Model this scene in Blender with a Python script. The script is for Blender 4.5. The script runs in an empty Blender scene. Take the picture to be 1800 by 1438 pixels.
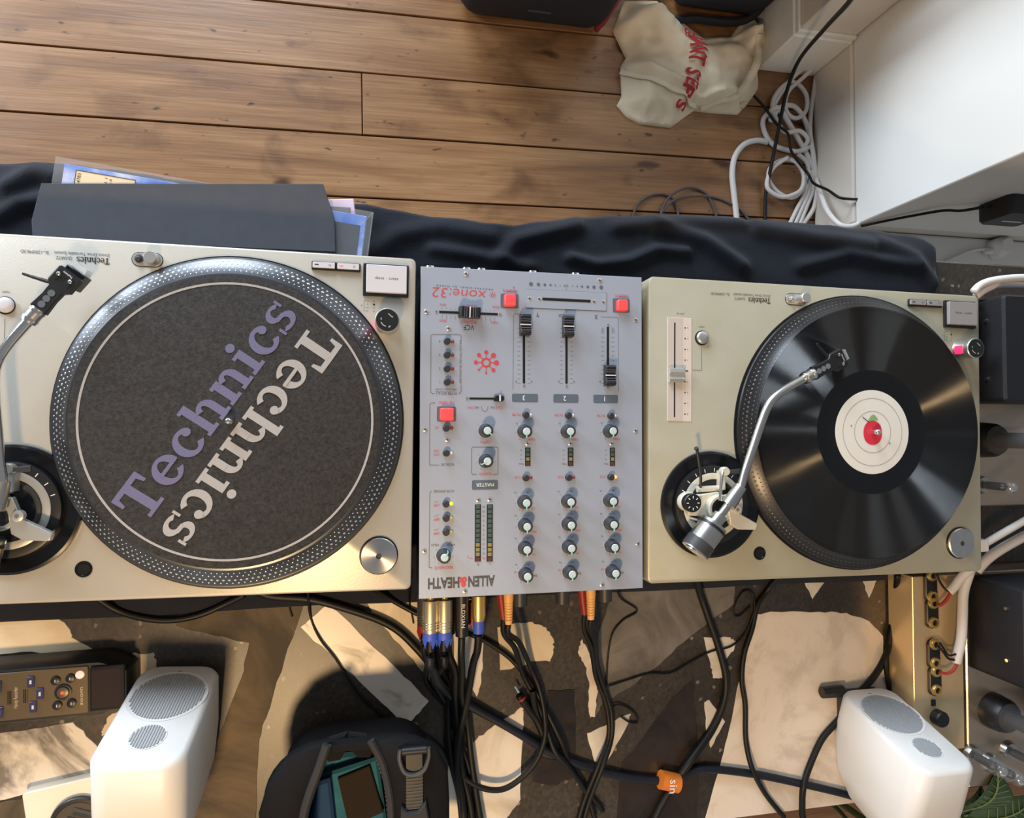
import bpy, math, random
from mathutils import Vector, Matrix, noise
random.seed(7)
PI = math.pi
SC = bpy.context.scene
COL = SC.collection
ZT, TB = 0.85, 0.745            # height of the turntable/mixer tops and of the table top above the floor

# ------------------------------------------------------------------ camera, world, lights, exposure
F_PX = 1142.5
cam_d = bpy.data.cameras.new('camera'); cam = bpy.data.objects.new('camera', cam_d); COL.objects.link(cam)
cam_d.sensor_fit = 'HORIZONTAL'; cam_d.sensor_width = 36; cam_d.lens = F_PX / 1800 * 36
cam_d.clip_start = 0.02
cam.location = (-0.03904, 0.18186, 1.55005); cam.rotation_euler = (0.02826, -0.19648, 0.00191)
SC.camera = cam
from mathutils import Euler
CAMR = Euler((0.02826, -0.19648, 0.00191)).to_matrix(); CAMC = Vector((-0.03904, 0.18186, 1.55005))   # measured viewpoint of the photograph

w = bpy.data.worlds.new('room_light'); SC.world = w; w.use_nodes = True
w.node_tree.nodes['Background'].inputs[0].default_value = (0.83, 0.87, 0.95, 1)
w.node_tree.nodes['Background'].inputs[1].default_value = 0.25

def area(name, loc, target, sx, sy, power, col):
    d = bpy.data.lights.new(name, 'AREA'); d.shape = 'RECTANGLE'; d.size = sx; d.size_y = sy
    d.energy = power; d.color = col
    o = bpy.data.objects.new(name, d); COL.objects.link(o); o.location = loc
    o.rotation_euler = (Vector(target) - Vector(loc)).to_track_quat('-Z', 'Y').to_euler()
    return o
area('window_daylight', (-1.05, 3.40, 1.85), (0.1, 0.35, 0.75), 1.4, 1.5, 155, (0.80, 0.90, 1.0))
area('side_window_daylight', (-2.70, 2.15, 1.62), (0.2, 0.35, 0.75), 1.2, 1.2, 95, (0.84, 0.92, 1.0))
area('warm_ceiling_lamp', (-0.28, -0.56, 1.85), (-0.15, -0.05, 0.75), 0.12, 0.12, 13, (1.0, 0.66, 0.33))
SC.view_settings.view_transform = 'Standard'; SC.view_settings.look = 'None'
SC.view_settings.gamma = 1.0; SC.view_settings.exposure = 0.0
SC.view_settings.use_curve_mapping = False

# ------------------------------------------------------------------ helpers
def at(x, y, z):
    """real point at height z seen at that place of the 1800x1438 photograph (used once to measure the room)"""
    d = CAMR @ Vector(((x - 900) / F_PX, -(y - 719) / F_PX, -1.0))
    return CAMC + d * ((z - CAMC.z) / d.z)
def lin(c):
    c = c / 255.0
    return c / 12.92 if c <= 0.04045 else ((c + 0.055) / 1.055) ** 2.4
def rgb(r, g, b): return (lin(r), lin(g), lin(b), 1)

MATS = {}
def mat(name, col, rough=0.5, metal=0.0, var=None, bump=None, emit=0, trans=0, alpha=1, aniso=None, spec=None, coat=0, sheen=0):
    """var=(scale, second colour, stretch xyz, contrast); bump=(scale, strength, stretch)"""
    if name in MATS: return MATS[name]
    m = bpy.data.materials.new(name); m.use_nodes = True; nt = m.node_tree; b = nt.nodes['Principled BSDF']
    b.inputs['Base Color'].default_value = rgb(*col); b.inputs['Roughness'].default_value = rough
    b.inputs['Metallic'].default_value = metal
    if spec is not None: b.inputs['Specular IOR Level'].default_value = spec
    if coat: b.inputs['Coat Weight'].default_value = coat; b.inputs['Coat Roughness'].default_value = 0.08
    if sheen: b.inputs['Sheen Weight'].default_value = sheen
    if emit: b.inputs['Emission Color'].default_value = rgb(*col); b.inputs['Emission Strength'].default_value = emit
    if trans: b.inputs['Transmission Weight'].default_value = trans
    if alpha < 1: b.inputs['Alpha'].default_value = alpha
    L = nt.links.new
    tc = nt.nodes.new('ShaderNodeTexCoord')
    def mapped(st):
        mp = nt.nodes.new('ShaderNodeMapping'); mp.inputs['Scale'].default_value = st
        L(tc.outputs['Object'], mp.inputs['Vector']); return mp.outputs['Vector']
    if var:
        sc, c2, st, k = var
        n = nt.nodes.new('ShaderNodeTexNoise'); n.inputs['Scale'].default_value = sc; n.inputs['Detail'].default_value = 6
        n.inputs['Roughness'].default_value = 0.62
        L(mapped(st), n.inputs['Vector'])
        r = nt.nodes.new('ShaderNodeValToRGB'); e = r.color_ramp.elements
        e[0].position = 0.5 - k; e[1].position = 0.5 + k; e[0].color = rgb(*c2); e[1].color = rgb(*col)
        L(n.outputs['Fac'], r.inputs['Fac']); L(r.outputs['Color'], b.inputs['Base Color'])
    if bump:
        sc, s, st = bump
        n = nt.nodes.new('ShaderNodeTexNoise'); n.inputs['Scale'].default_value = sc; n.inputs['Detail'].default_value = 4
        L(mapped(st), n.inputs['Vector'])
        bp = nt.nodes.new('ShaderNodeBump'); bp.inputs['Strength'].default_value = s; bp.inputs['Distance'].default_value = 0.002
        L(n.outputs['Fac'], bp.inputs['Height']); L(bp.outputs['Normal'], b.inputs['Normal'])
    if aniso:
        b.inputs['Anisotropic'].default_value = aniso
        t = nt.nodes.new('ShaderNodeTangent'); t.direction_type = 'RADIAL'; t.axis = 'Z'
        L(t.outputs['Tangent'], b.inputs['Tangent'])
    MATS[name] = m; return m

U = (1, 1, 1)
def marble(name, base, vein, scale, warp=1.2, rough=0.28, lo=0.42, hi=0.60):
    m = bpy.data.materials.new(name); m.use_nodes = True; nt = m.node_tree; b = nt.nodes['Principled BSDF']; L = nt.links.new
    tc = nt.nodes.new('ShaderNodeTexCoord'); oi = nt.nodes.new('ShaderNodeObjectInfo')
    ad = nt.nodes.new('ShaderNodeVectorMath'); ad.operation = 'ADD'
    mu = nt.nodes.new('ShaderNodeMath'); mu.operation = 'MULTIPLY'; mu.inputs[1].default_value = 37.0
    L(oi.outputs['Random'], mu.inputs[0]); L(tc.outputs['Object'], ad.inputs[0]); L(mu.outputs[0], ad.inputs[1])
    n = nt.nodes.new('ShaderNodeTexNoise'); n.inputs['Scale'].default_value = scale; n.inputs['Detail'].default_value = 9
    n.inputs['Distortion'].default_value = warp; n.inputs['Roughness'].default_value = 0.6
    L(ad.outputs[0], n.inputs['Vector'])
    r = nt.nodes.new('ShaderNodeValToRGB'); e = r.color_ramp.elements
    e[0].position = lo; e[0].color = rgb(*vein); e[1].position = hi; e[1].color = rgb(*base)
    L(n.outputs['Fac'], r.inputs['Fac']); L(r.outputs['Color'], b.inputs['Base Color'])
    b.inputs['Roughness'].default_value = rough
    MATS[name] = m; return m

class MB:
    """collects shapes; build() links them as ONE mesh object"""
    def __init__(s, M=None): s.v = []; s.f = []; s.M = M or Matrix.Identity(4)
    def add(s, vs, fs):
        o = len(s.v); s.v += [tuple(s.M @ Vector(v)) for v in vs]; s.f += [tuple(i + o for i in f) for f in fs]; return s
    def box(s, x0, x1, y0, y1, z0, z1):
        return s.add([(x0,y0,z0),(x1,y0,z0),(x1,y1,z0),(x0,y1,z0),(x0,y0,z1),(x1,y0,z1),(x1,y1,z1),(x0,y1,z1)],
                     [(3,2,1,0),(4,5,6,7),(0,1,5,4),(1,2,6,5),(2,3,7,6),(3,0,4,7)])
    def prism(s, poly, z0, z1, top=None, cap=True):
        n = len(poly); top = top or poly
        vs = [(x, y, z0) for x, y in poly] + [(x, y, z1) for x, y in top]
        fs = [(i, (i+1) % n, n + (i+1) % n, n + i) for i in range(n)]
        if cap: fs += [tuple(range(n-1, -1, -1)), tuple(range(n, 2*n))]
        return s.add(vs, fs)
    def slab(s, poly, z0, z1, b=0.001):
        """prism with a small chamfer round its top edge"""
        return s.loft([[(x, y, z0) for x, y in poly], [(x, y, z1 - b) for x, y in poly], [(x, y, z1) for x, y in inset(poly, b)]])
    def loft(s, rings, closed=True):
        n = len(rings[0]); vs = [v for r in rings for v in r]; fs = []
        for k in range(len(rings)-1):
            for i in range(n):
                j = (i+1) % n; fs.append((k*n+i, k*n+j, (k+1)*n+j, (k+1)*n+i))
        if closed: fs += [tuple(range(n-1, -1, -1)), tuple(range((len(rings)-1)*n, len(rings)*n))]
        return s.add(vs, fs)
    def flat(s, poly, z): return s.add([(p[0], p[1], z + (p[2] if len(p) > 2 else 0)) for p in poly], [tuple(range(len(poly)))])
    def lathe(s, prof, c=(0,0,0), n=32, capb=True, capt=True):
        rings = [[(c[0] + r*math.cos(2*PI*i/n), c[1] + r*math.sin(2*PI*i/n), c[2] + z) for i in range(n)] for r, z in prof]
        vs = [v for r in rings for v in r]; fs = []
        for k in range(len(prof)-1):
            for i in range(n):
                j = (i+1) % n; fs.append((k*n+i, k*n+j, (k+1)*n+j, (k+1)*n+i))
        if capb: fs.append(tuple(range(n-1, -1, -1)))
        if capt: fs.append(tuple(range((len(prof)-1)*n, len(prof)*n)))
        return s.add(vs, fs)
    def cyl(s, x, y, r, z0, z1, n=24, r2=None): return s.lathe([(r, z0), (r2 if r2 else r, z1)], (x, y, 0), n)
    def rod(s, p0, p1, r0, r1=None, n=16):
        return s.tube([p0, p1], [r0, r1 if r1 else r0], n, 0)
    def tube(s, pts, r, n=8, sub=4):
        pts = [Vector(p) for p in pts]
        if sub and len(pts) > 2: pts = crom(pts, sub)
        rr = r if isinstance(r, list) else [r] * len(pts)
        if len(rr) != len(pts): rr = [rr[min(len(rr)-1, int(i*len(rr)/len(pts)))] for i in range(len(pts))]
        t = (pts[1]-pts[0]).normalized(); up = Vector((0,0,1)) if abs(t.z) < .9 else Vector((1,0,0))
        a = t.cross(up).normalized(); rings = []
        for i, p in enumerate(pts):
            t2 = (pts[min(i+1, len(pts)-1)] - pts[max(i-1, 0)]).normalized()
            a = (a - t2 * a.dot(t2)).normalized(); b = t2.cross(a)
            rings.append([tuple(p + rr[i]*(a*math.cos(2*PI*k/n) + b*math.sin(2*PI*k/n))) for k in range(n)])
        return s.loft(rings)
    def ball(s, c, r, n=16, m=8, sx=1, sy=1, sz=1):
        prof = [(max(1e-5, r*math.sin(PI*k/m)), -r*math.cos(PI*k/m)*sz) for k in range(m+1)]
        vs = []; fs = []
        for rr, z in prof:
            vs += [(c[0]+sx*rr*math.cos(2*PI*i/n), c[1]+sy*rr*math.sin(2*PI*i/n), c[2]+z) for i in range(n)]
        for k in range(m):
            for i in range(n):
                j = (i+1) % n; fs.append((k*n+i, k*n+j, (k+1)*n+j, (k+1)*n+i))
        return s.add(vs, fs)
    def torus(s, c, R, r, n=32, m=8, a0=0, a1=2*PI, axis='z'):
        full = abs(a1-a0-2*PI) < 1e-6; rings = []
        for i in range(n + (0 if full else 1)):
            a = a0 + (a1-a0)*i/n; ring = []
            for k in range(m):
                q = 2*PI*k/m; x, y, z = (R+r*math.cos(q))*math.cos(a), (R+r*math.cos(q))*math.sin(a), r*math.sin(q)
                if axis == 'x': x, y, z = z, x, y
                if axis == 'y': x, y, z = x, z, y
                ring.append((c[0]+x, c[1]+y, c[2]+z))
            rings.append(ring)
        if full: rings.append(rings[0])
        return s.loft(rings, not full)
    def mesh(s, name, m=None, ang=0.55):
        me = bpy.data.meshes.new(name); me.from_pydata(s.v, [], s.f); me.validate(); me.update()
        import bmesh
        bm = bmesh.new(); bm.from_mesh(me); bmesh.ops.recalc_face_normals(bm, faces=bm.faces); bm.to_mesh(me); bm.free()
        for p in me.polygons: p.use_smooth = True
        me.set_sharp_from_angle(angle=ang)
        if m: me.materials.append(m)
        return me
    def build(s, name, m, parent=None, loc=None, rz=0, ang=0.55, bevel=0):
        return link(name, s.mesh(name, m, ang), parent, loc, rz, bevel)

def link(name, me, parent=None, loc=None, rz=0, bevel=0):
    o = bpy.data.objects.new(name, me); COL.objects.link(o)
    if parent: o.parent = parent
    if loc is not None: o.location = loc
    o.rotation_euler.z = rz
    if bevel:
        b = o.modifiers.new('bevel', 'BEVEL'); b.width = bevel; b.segments = 2; b.limit_method = 'ANGLE'
    return o
def crom(p, sub):
    out = []
    for i in range(len(p)-1):
        a, b, c, d = p[max(i-1,0)], p[i], p[i+1], p[min(i+2, len(p)-1)]
        for k in range(sub):
            t = k/sub
            out.append(0.5*((2*b) + (c-a)*t + (2*a-5*b+4*c-d)*t*t + (3*b-a-3*c+d)*t**3))
    out.append(p[-1]); return out
def area2(poly): return sum(poly[i][0]*poly[(i+1)%len(poly)][1]-poly[(i+1)%len(poly)][0]*poly[i][1] for i in range(len(poly)))
def inset(poly, d):
    sg = 1 if area2(poly) > 0 else -1; out = []; n = len(poly)
    for i in range(n):
        a, b, c = Vector(poly[i-1]), Vector(poly[i]), Vector(poly[(i+1) % n])
        e1, e2 = (b-a), (c-b)
        if e1.length < 1e-9 or e2.length < 1e-9: out.append(tuple(b)); continue
        n1 = Vector((-e1.y, e1.x)).normalized()*sg; n2 = Vector((-e2.y, e2.x)).normalized()*sg
        q = n1+n2
        if q.length < 1e-6: out.append(tuple(b)); continue
        q = q.normalized(); out.append(tuple(b + q*d/max(0.5, q.dot(n1))))
    return out
def rrect(cx, cy, w, h, r, k=4):
    out = []
    for sx, sy, a in ((1,1,0), (-1,1,PI/2), (-1,-1,PI), (1,-1,1.5*PI)):
        for i in range(k+1):
            t = a + PI/2*i/k
            out.append((cx + sx*(w/2-r) + r*math.cos(t), cy + sy*(h/2-r) + r*math.sin(t)))
    return out
def quad_line(mb, a, b, wd, z):
    a, b = Vector(a), Vector(b); d = (b-a).normalized(); n = Vector((-d.y, d.x))*wd/2
    return mb.flat([tuple(a-n), tuple(b-n), tuple(b+n), tuple(a+n)], z)
def circle(cx, cy, r, n=20, a0=0): return [(cx + r*math.cos(a0+2*PI*i/n), cy + r*math.sin(a0+2*PI*i/n)) for i in range(n)]

def thing(name, label, cat, loc=(0,0,0), rz=0, group=None):
    o = bpy.data.objects.new(name, None); COL.objects.link(o); o.empty_display_size = 0.02
    o.location = loc; o.rotation_euler = (0, 0, rz); return tag(o, label, cat, group)
def tag(o, label, cat, group=None, kind=None):
    o['label'] = label; o['category'] = cat
    if group: o['group'] = group
    if kind: o['kind'] = kind
    return o
def struct(o): o['kind'] = 'structure'; return o

TXT = {}
def text(s, x, y, z, cap, m, parent, rz=PI, width=None, align='CENTER', name='lettering', shear=0, bold=0):
    """flat printed lettering; cap = capital height in metres, width = total width"""
    key = (s, align, shear, bold)
    if key not in TXT:
        cu = bpy.data.curves.new('t', 'FONT'); cu.body = s; cu.size = 1; cu.align_x = align; cu.align_y = 'CENTER'; cu.shear = shear; cu.offset = bold
        cu.resolution_u = 3
        ob = bpy.data.objects.new('t', cu); COL.objects.link(ob)
        me = bpy.data.meshes.new_from_object(ob); bpy.data.objects.remove(ob); bpy.data.curves.remove(cu)
        xs = [v.co.x for v in me.vertices] or [0, 1]; ys = [v.co.y for v in me.vertices] or [0, 1]
        TXT[key] = (me, max(xs)-min(xs), (max(xs)+min(xs))/2, (max(ys)+min(ys))/2, max(ys)-min(ys))
    me, wd, cx, cy, h = TXT[key]
    k = cap / 0.70; kx = width / wd if width else k
    me2 = me.copy(); me2.name = 'lettering'
    me2.transform(Matrix.Diagonal((kx, k, 1, 1)) @ Matrix.Translation((-cx if align == 'CENTER' else 0, -cy, 0)))
    me2.materials.clear(); me2.materials.append(m)
    return link(name, me2, parent, (x, y, z), rz)

# slab-serif letters built from strokes (used for the big mat lettering and the small plinth logos)
def arc(cx, cy, ro, io, a0, a1, n=18):
    o = [(cx+ro[0]*math.cos(math.radians(a0+(a1-a0)*i/n)), cy+ro[1]*math.sin(math.radians(a0+(a1-a0)*i/n))) for i in range(n+1)]
    q = [(cx+io[0]*math.cos(math.radians(a0+(a1-a0)*i/n)), cy+io[1]*math.sin(math.radians(a0+(a1-a0)*i/n))) for i in range(n+1)]
    return [[o[i], o[i+1], q[i+1], q[i]] for i in range(n)]
def R4(x0, y0, x1, y1): return [[(x0,y0),(x1,y0),(x1,y1),(x0,y1)]]
def _n(x0, tall):
    h = 1.0 if tall else 0.72
    return (R4(x0+.07,0,x0+.27,h) + R4(x0,h-.1,x0+.27,h) + R4(x0,0,x0+.36,.1) + arc(x0+.47,.42,(.27,.31),(.08,.20),0,150,14)
            + R4(x0+.55,0,x0+.74,.42) + R4(x0+.47,0,x0+.83,.1))
GL = {
 'T': (.86, R4(0,.86,.86,1)+[[(0,.66),(.08,.66),(.13,.88),(0,.88)],[(.86,.66),(.86,.88),(.73,.88),(.78,.66)]]+R4(.32,0,.54,.9)+R4(.17,0,.69,.1)),
 'e': (.72, arc(.36,.36,(.36,.38),(.16,.28),0,325,30)+R4(.14,.34,.70,.43)),
 'c': (.68, arc(.36,.36,(.36,.38),(.16,.27),48,322,26)+[circle(.53,.55,.11,14)]),
 'h': (.83, _n(0,True)), 'n': (.83, _n(0,False)),
 'i': (.40, R4(.1,0,.3,.72)+R4(0,.62,.3,.72)+R4(0,0,.4,.1)+[circle(.2,.92,.115,18)]),
 's': (.58, arc(.29,.53,(.27,.21),(.10,.12),30,250,14)+arc(.29,.20,(.29,.22),(.11,.12),-140,80,14)
        +[[(.20,.44),(.16,.33),(.36,.31),(.40,.42)]]+R4(.49,.52,.56,.74)+R4(0,-.02,.07,.20)),
}
def slab_word(word, length, cap, gap=.07):
    """flat quads of a word, left at 0, baseline at 0, scaled to length x cap"""
    x = 0; polys = []
    for ch in word:
        wd, ps = GL[ch]
        polys += [[(x+px_, py_, 1.2e-5*k) for px_, py_ in p] for k, p in enumerate(ps)]; x += wd + gap
    x -= gap
    return [[(a*length/x, b*cap, c) for a, b, c in p] for p in polys]
# ------------------------------------------------------------------ floor, walls
def wood_mat():
    m = bpy.data.materials.new('old_pine'); m.use_nodes = True; nt = m.node_tree; b = nt.nodes['Principled BSDF']; L = nt.links.new
    N = nt.nodes.new
    tc = N('ShaderNodeTexCoord'); oi = N('ShaderNodeObjectInfo')
    mu = N('ShaderNodeMath'); mu.operation = 'MULTIPLY'; mu.inputs[1].default_value = 53.0; L(oi.outputs['Random'], mu.inputs[0])
    ad = N('ShaderNodeVectorMath'); ad.operation = 'ADD'; L(tc.outputs['Object'], ad.inputs[0]); L(mu.outputs[0], ad.inputs[1])
    def noise_(scale, st, det=6, dist=0.0):
        mp = N('ShaderNodeMapping'); mp.inputs['Scale'].default_value = st; L(ad.outputs[0], mp.inputs['Vector'])
        n = N('ShaderNodeTexNoise'); n.inputs['Scale'].default_value = scale; n.inputs['Detail'].default_value = det; n.inputs['Distortion'].default_value = dist
        L(mp.outputs[0], n.inputs['Vector']); return n.outputs['Fac']
    def ramp(fac, stops):
        r = N('ShaderNodeValToRGB'); e = r.color_ramp.elements
        while len(e) < len(stops): e.new(0.5)
        for k, (p, c) in enumerate(stops): e[k].position = p; e[k].color = rgb(*c)
        L(fac, r.inputs['Fac']); return r.outputs['Color']
    def mix(a, c, fac, mode='MULTIPLY'):
        x = N('ShaderNodeMix'); x.data_type = 'RGBA'; x.blend_type = mode
        if isinstance(fac, float): x.inputs[0].default_value = fac
        else: L(fac, x.inputs[0])
        L(a, x.inputs[6]); L(c, x.inputs[7]); return x.outputs[2]
    grain = ramp(noise_(2.6, (0.7, 7, 1), 7, 0.8), [(0.25, (116, 79, 50)), (0.5, (148, 107, 70)), (0.75, (170, 130, 91))])
    fine = ramp(noise_(9, (0.8, 36, 1), 5), [(0.30, (214, 206, 198)), (0.62, (255, 255, 255))])
    dirt = ramp(noise_(6.0, (1.0, 1.6, 1), 7, 0.4), [(0.26, (150, 134, 120)), (0.44, (255, 252, 248))])
    c = mix(mix(grain, fine, 0.8), dirt, 0.75)
    mp = N('ShaderNodeMapping'); mp.inputs['Scale'].default_value = (4.6, 9.5, 1); L(ad.outputs[0], mp.inputs['Vector'])
    nz = N('ShaderNodeTexNoise'); nz.inputs['Scale'].default_value = 2.2; nz.inputs['Detail'].default_value = 3; L(mp.outputs[0], nz.inputs['Vector'])
    nm = N('ShaderNodeVectorMath'); nm.operation = 'SCALE'; nm.inputs[3].default_value = 0.55; L(nz.outputs['Color'], nm.inputs[0])
    na = N('ShaderNodeVectorMath'); na.operation = 'ADD'; L(mp.outputs[0], na.inputs[0]); L(nm.outputs[0], na.inputs[1])
    vo = N('ShaderNodeTexVoronoi'); vo.inputs['Scale'].default_value = 1.0; L(na.outputs[0], vo.inputs['Vector'])
    kn = ramp(vo.outputs['Distance'], [(0.04, (70, 50, 36)), (0.09, (130, 98, 74)), (0.17, (255, 255, 255))])
    c = mix(c, kn, 0.85)
    specks = ramp(noise_(40, (0.6, 1.3, 1), 2), [(0.24, (60, 45, 35)), (0.32, (255, 255, 255))])
    c = mix(c, specks, 0.8)
    L(c, b.inputs['Base Color']); b.inputs['Roughness'].default_value = 0.36
    bp = N('ShaderNodeBump'); bp.inputs['Strength'].default_value = 0.25; bp.inputs['Distance'].default_value = 0.002
    L(noise_(5, (1, 20, 1), 6), bp.inputs['Height']); L(bp.outputs[0], b.inputs['Normal'])
    return m
M_WOOD = wood_mat()
M_GAP = mat('joint_dirt', (34, 24, 18), 0.9)
floor = struct(MB().box(-3.2, 3.2, -2.2, 3.6, -0.06, -0.016).build('floor', M_GAP))
PA = 0.021                                   # the boards run slightly askew to the table
def plank(xa, xb, yc, wd):
    c, s = math.cos(PA), math.sin(PA)
    xm = (xa+xb)/2
    o = MB().slab([(-(xb-xa)/2+.0008, -wd/2+.0019), ((xb-xa)/2-.0008, -wd/2+.0019), ((xb-xa)/2-.0008, wd/2-.0019), (-(xb-xa)/2+.0008, wd/2-.0019)], -0.016, 0.0, 0.0012)
    return o.build('floor_plank', M_WOOD, floor, (xm, yc + xm*math.tan(PA), random.uniform(-.0008, .0008)), PA, ang=0.3)
rows = [(0.814 - 0.1475, 0.741 - 0.1475/2)]
edges = [0.7225 + 0.149*k for k in range(-20, 20)]
for k, e in enumerate(edges):
    cuts = [-3.1, 3.1]
    if abs(e - (0.7225 + 0.149)) < 1e-6: cuts = [-3.1, -0.092, 3.1]          # the butt joint in view
    elif abs(e - (0.7225 + 0.149*3)) < 1e-6: cuts = [-3.1, 3.1]
    else:
        cuts = [-3.1, random.choice([-2.2, -1.9, 1.6, 2.1]), 3.1]
    if e < -2.1 or e > 3.4: continue
    for a, b_ in zip(cuts[:-1], cuts[1:]): plank(a, b_, e + 0.0745, 0.149)
M_NAIL = mat('nail_head', (50, 44, 40), 0.6, 0.5)

M_WALL = mat('white_gloss_paint', (226, 226, 222), 0.45, 0, bump=(9, 0.06, U))
M_WALL2 = mat('cream_paint', (214, 206, 195), 0.5, 0, bump=(12, 0.08, U))
wr = struct(MB().prism([(1.105, .684), (2.6, .684), (2.6, 3.5), (1.105, 3.5)], 0.152, 2.6).build('wall_right', M_WALL, bevel=0.004))
bs = struct(MB().prism([(1.101, .690), (2.58, .690), (2.58, 3.5), (1.101, 3.5)], 0.0, 0.150).build('baseboard_right', M_WALL2, bevel=0.006))
ledge = struct(MB().prism([(1.128, .36), (2.55, .36), (2.55, .689), (1.128, .689)], 0, 0.11).build('trim_1', M_WALL, bevel=0.008))
pier = struct(MB().prism([(0.947, 1.150), (1.100, 1.150), (1.100, 3.5), (0.947, 3.5)], 0.0, 2.6).build('wall_back', M_WALL2, bevel=0.003))
tr = struct(MB().prism([(0.936, 1.138), (1.100, 1.138), (1.100, 1.150), (0.947, 1.150), (0.947, 3.4), (0.936, 3.4)], 0.0, 0.158).build('baseboard_back', M_WALL, bevel=0.004))
wf = struct(MB().box(-3.2, 3.2, -2.28, -2.20, 0.0, 2.6).build('wall_front', M_WALL2))  # unseen wall behind the camera, added to bounce window light back
shade_bench = struct(MB().box(-0.86, 0.10, 1.70, 2.15, 0.0, 0.40).build('added_bench', M_WALL2, bevel=0.01))  # unseen bench, added only to cast shade on the floorboards
cap = MB().prism([(0.940, 1.142), (1.100, 1.142), (1.100, 1.150), (0.947, 1.150), (0.947, 3.4), (0.940, 3.4)], 0.158, 0.172).build('moulding', M_WALL, tr, bevel=0.002)

# ------------------------------------------------------------------ the terrazzo table
def terrazzo():
    m = bpy.data.materials.new('dark_terrazzo'); m.use_nodes = True; nt = m.node_tree; b = nt.nodes['Principled BSDF']; L = nt.links.new; N = nt.nodes.new
    tc = N('ShaderNodeTexCoord')
    vo = N('ShaderNodeTexVoronoi'); vo.inputs['Scale'].default_value = 260; L(tc.outputs['Object'], vo.inputs['Vector'])
    r = N('ShaderNodeValToRGB'); e = r.color_ramp.elements
    e[0].position = 0.0; e[0].color = rgb(52, 46, 41); e[1].position = 0.92; e[1].color = rgb(76, 69, 61)
    q = e.new(0.96); q.color = rgb(150, 140, 128)
    L(vo.outputs['Color'], r.inputs['Fac'])
    n = N('ShaderNodeTexNoise'); n.inputs['Scale'].default_value = 9; n.inputs['Detail'].default_value = 6; L(tc.outputs['Object'], n.inputs['Vector'])
    r2 = N('ShaderNodeValToRGB'); e = r2.color_ramp.elements; e[0].position = .35; e[0].color = rgb(190, 186, 180); e[1].position = .65; e[1].color = rgb(255, 255, 255)
    L(n.outputs['Fac'], r2.inputs['Fac'])
    x = N('ShaderNodeMix'); x.data_type = 'RGBA'; x.blend_type = 'MULTIPLY'; x.inputs[0].default_value = 1
    L(r.outputs[0], x.inputs[6]); L(r2.outputs[0], x.inputs[7]); L(x.outputs[2], b.inputs['Base Color'])
    b.inputs['Roughness'].default_value = 0.38
    return m
M_TERR = terrazzo()
M_MWHITE = marble('white_marble', (232, 224, 212), (186, 178, 168), 7, 1.0, 0.3, .33, .56)
M_MVEIN = marble('veined_white_marble', (228, 219, 206), (128, 120, 112), 10, 1.6, 0.3, .38, .52)
M_MGREY = marble('grey_marble', (128, 122, 114), (84, 79, 74), 9, 1.4, 0.32, .36, .62)
M_MPALE = marble('pale_pink_marble', (226, 214, 200), (204, 191, 176), 9, 1.8, 0.3, .38, .52)
M_MDARK = marble('black_brown_marble', (48, 38, 32), (30, 25, 22), 12, 2.0, 0.28, .35, .6)
M_MSAND = marble('sand_marble', (104, 88, 66), (62, 53, 41), 6, 2.2, 0.72, .38, .62)
M_MCREAM = marble('cream_marble', (224, 208, 180), (190, 172, 142), 8, 1.0, 0.3, .36, .6)
M_LEGS = mat('table_leg_steel', (40, 40, 42), 0.5, 0.6)
TX0, TX1, TY0, TY1 = -1.05, 1.03, -0.338, 0.428
table = thing('terrazzo_table', 'long dark terrazzo table inlaid with pale and grey marble slabs', 'table', (0, 0, 0))
MB().slab([(TX0, TY0), (TX1, TY0), (TX1, TY1), (TX0, TY1)], TB-.035, TB, 0.003).build('tabletop', M_TERR, table)
for sx in (TX0+.08, TX1-.08):
    for sy in (TY0+.08, TY1-.08):
        MB().box(sx-.03, sx+.03, sy-.03, sy+.03, 0.0, TB-.035).build('leg', M_LEGS, table)
def inlay(pts, m, nm='marble_slab', h=0.0007, jag=0.0012, dense=5):
    w_ = [at(x, y, TB) for x, y in pts]; poly = []
    for i in range(len(w_)):
        a, b_ = w_[i], w_[(i+1) % len(w_)]
        for k in range(dense):
            p = a.lerp(b_, k/dense); j = jag if k else 0
            poly.append((p.x + random.uniform(-j, j), min(TY1-.002, max(TY0+.0015, p.y + random.uniform(-j, j)))))
    if area2(poly) < 0: poly.reverse()
    c = (sum(p[0] for p in poly)/len(poly), sum(p[1] for p in poly)/len(poly))
    return MB().slab([(p[0]-c[0], p[1]-c[1]) for p in poly], -0.006, h, 0.0004).build(nm, m, table, (c[0], c[1], TB))
inlay([(528,1102),(574,1063),(592,1073),(700,1178),(754,1232),(735,1255),(712,1275),(660,1225),(590,1160)], M_MVEIN)
inlay([(625,1010),(748,1010),(756,1200),(742,1180),(702,1132),(655,1080),(640,1050)], M_MCREAM)
inlay([(790,1010),(852,1010),(848,1160),(846,1200),(838,1225),(818,1190),(798,1160)], M_MWHITE)
inlay([(874,1103),(909,1094),(936,1093),(960,1103),(973,1123),(973,1146),(967,1163),(936,1162),(913,1172),(879,1178)], M_MCREAM)
inlay([(838.6,1298),(862,1280),(893,1260),(918,1242),(920.5,1250),(918,1311),(915,1405),(890,1438),(850,1470),(780,1470),(788,1345)], M_MWHITE)
inlay([(1032,1289),(1070,1271),(1109,1254),(1104,1272),(1068,1336),(1045,1339)], M_MWHITE)
inlay([(1064,1010),(1295,1010),(1290,1062),(1245,1095),(1200,1130),(1150,1175),(1095,1215),(1058,1238),(1046,1262),(1052,1210),(1047,1160),(1052,1110),(1070,1060)], M_MGREY)
inlay([(1020,1128),(1024,1124),(1036,1148),(1046,1178),(1051,1215),(1046,1258),(1038,1261),(1034,1236),(1036,1200),(1028,1170),(1016,1148)], M_MPALE)
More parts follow.
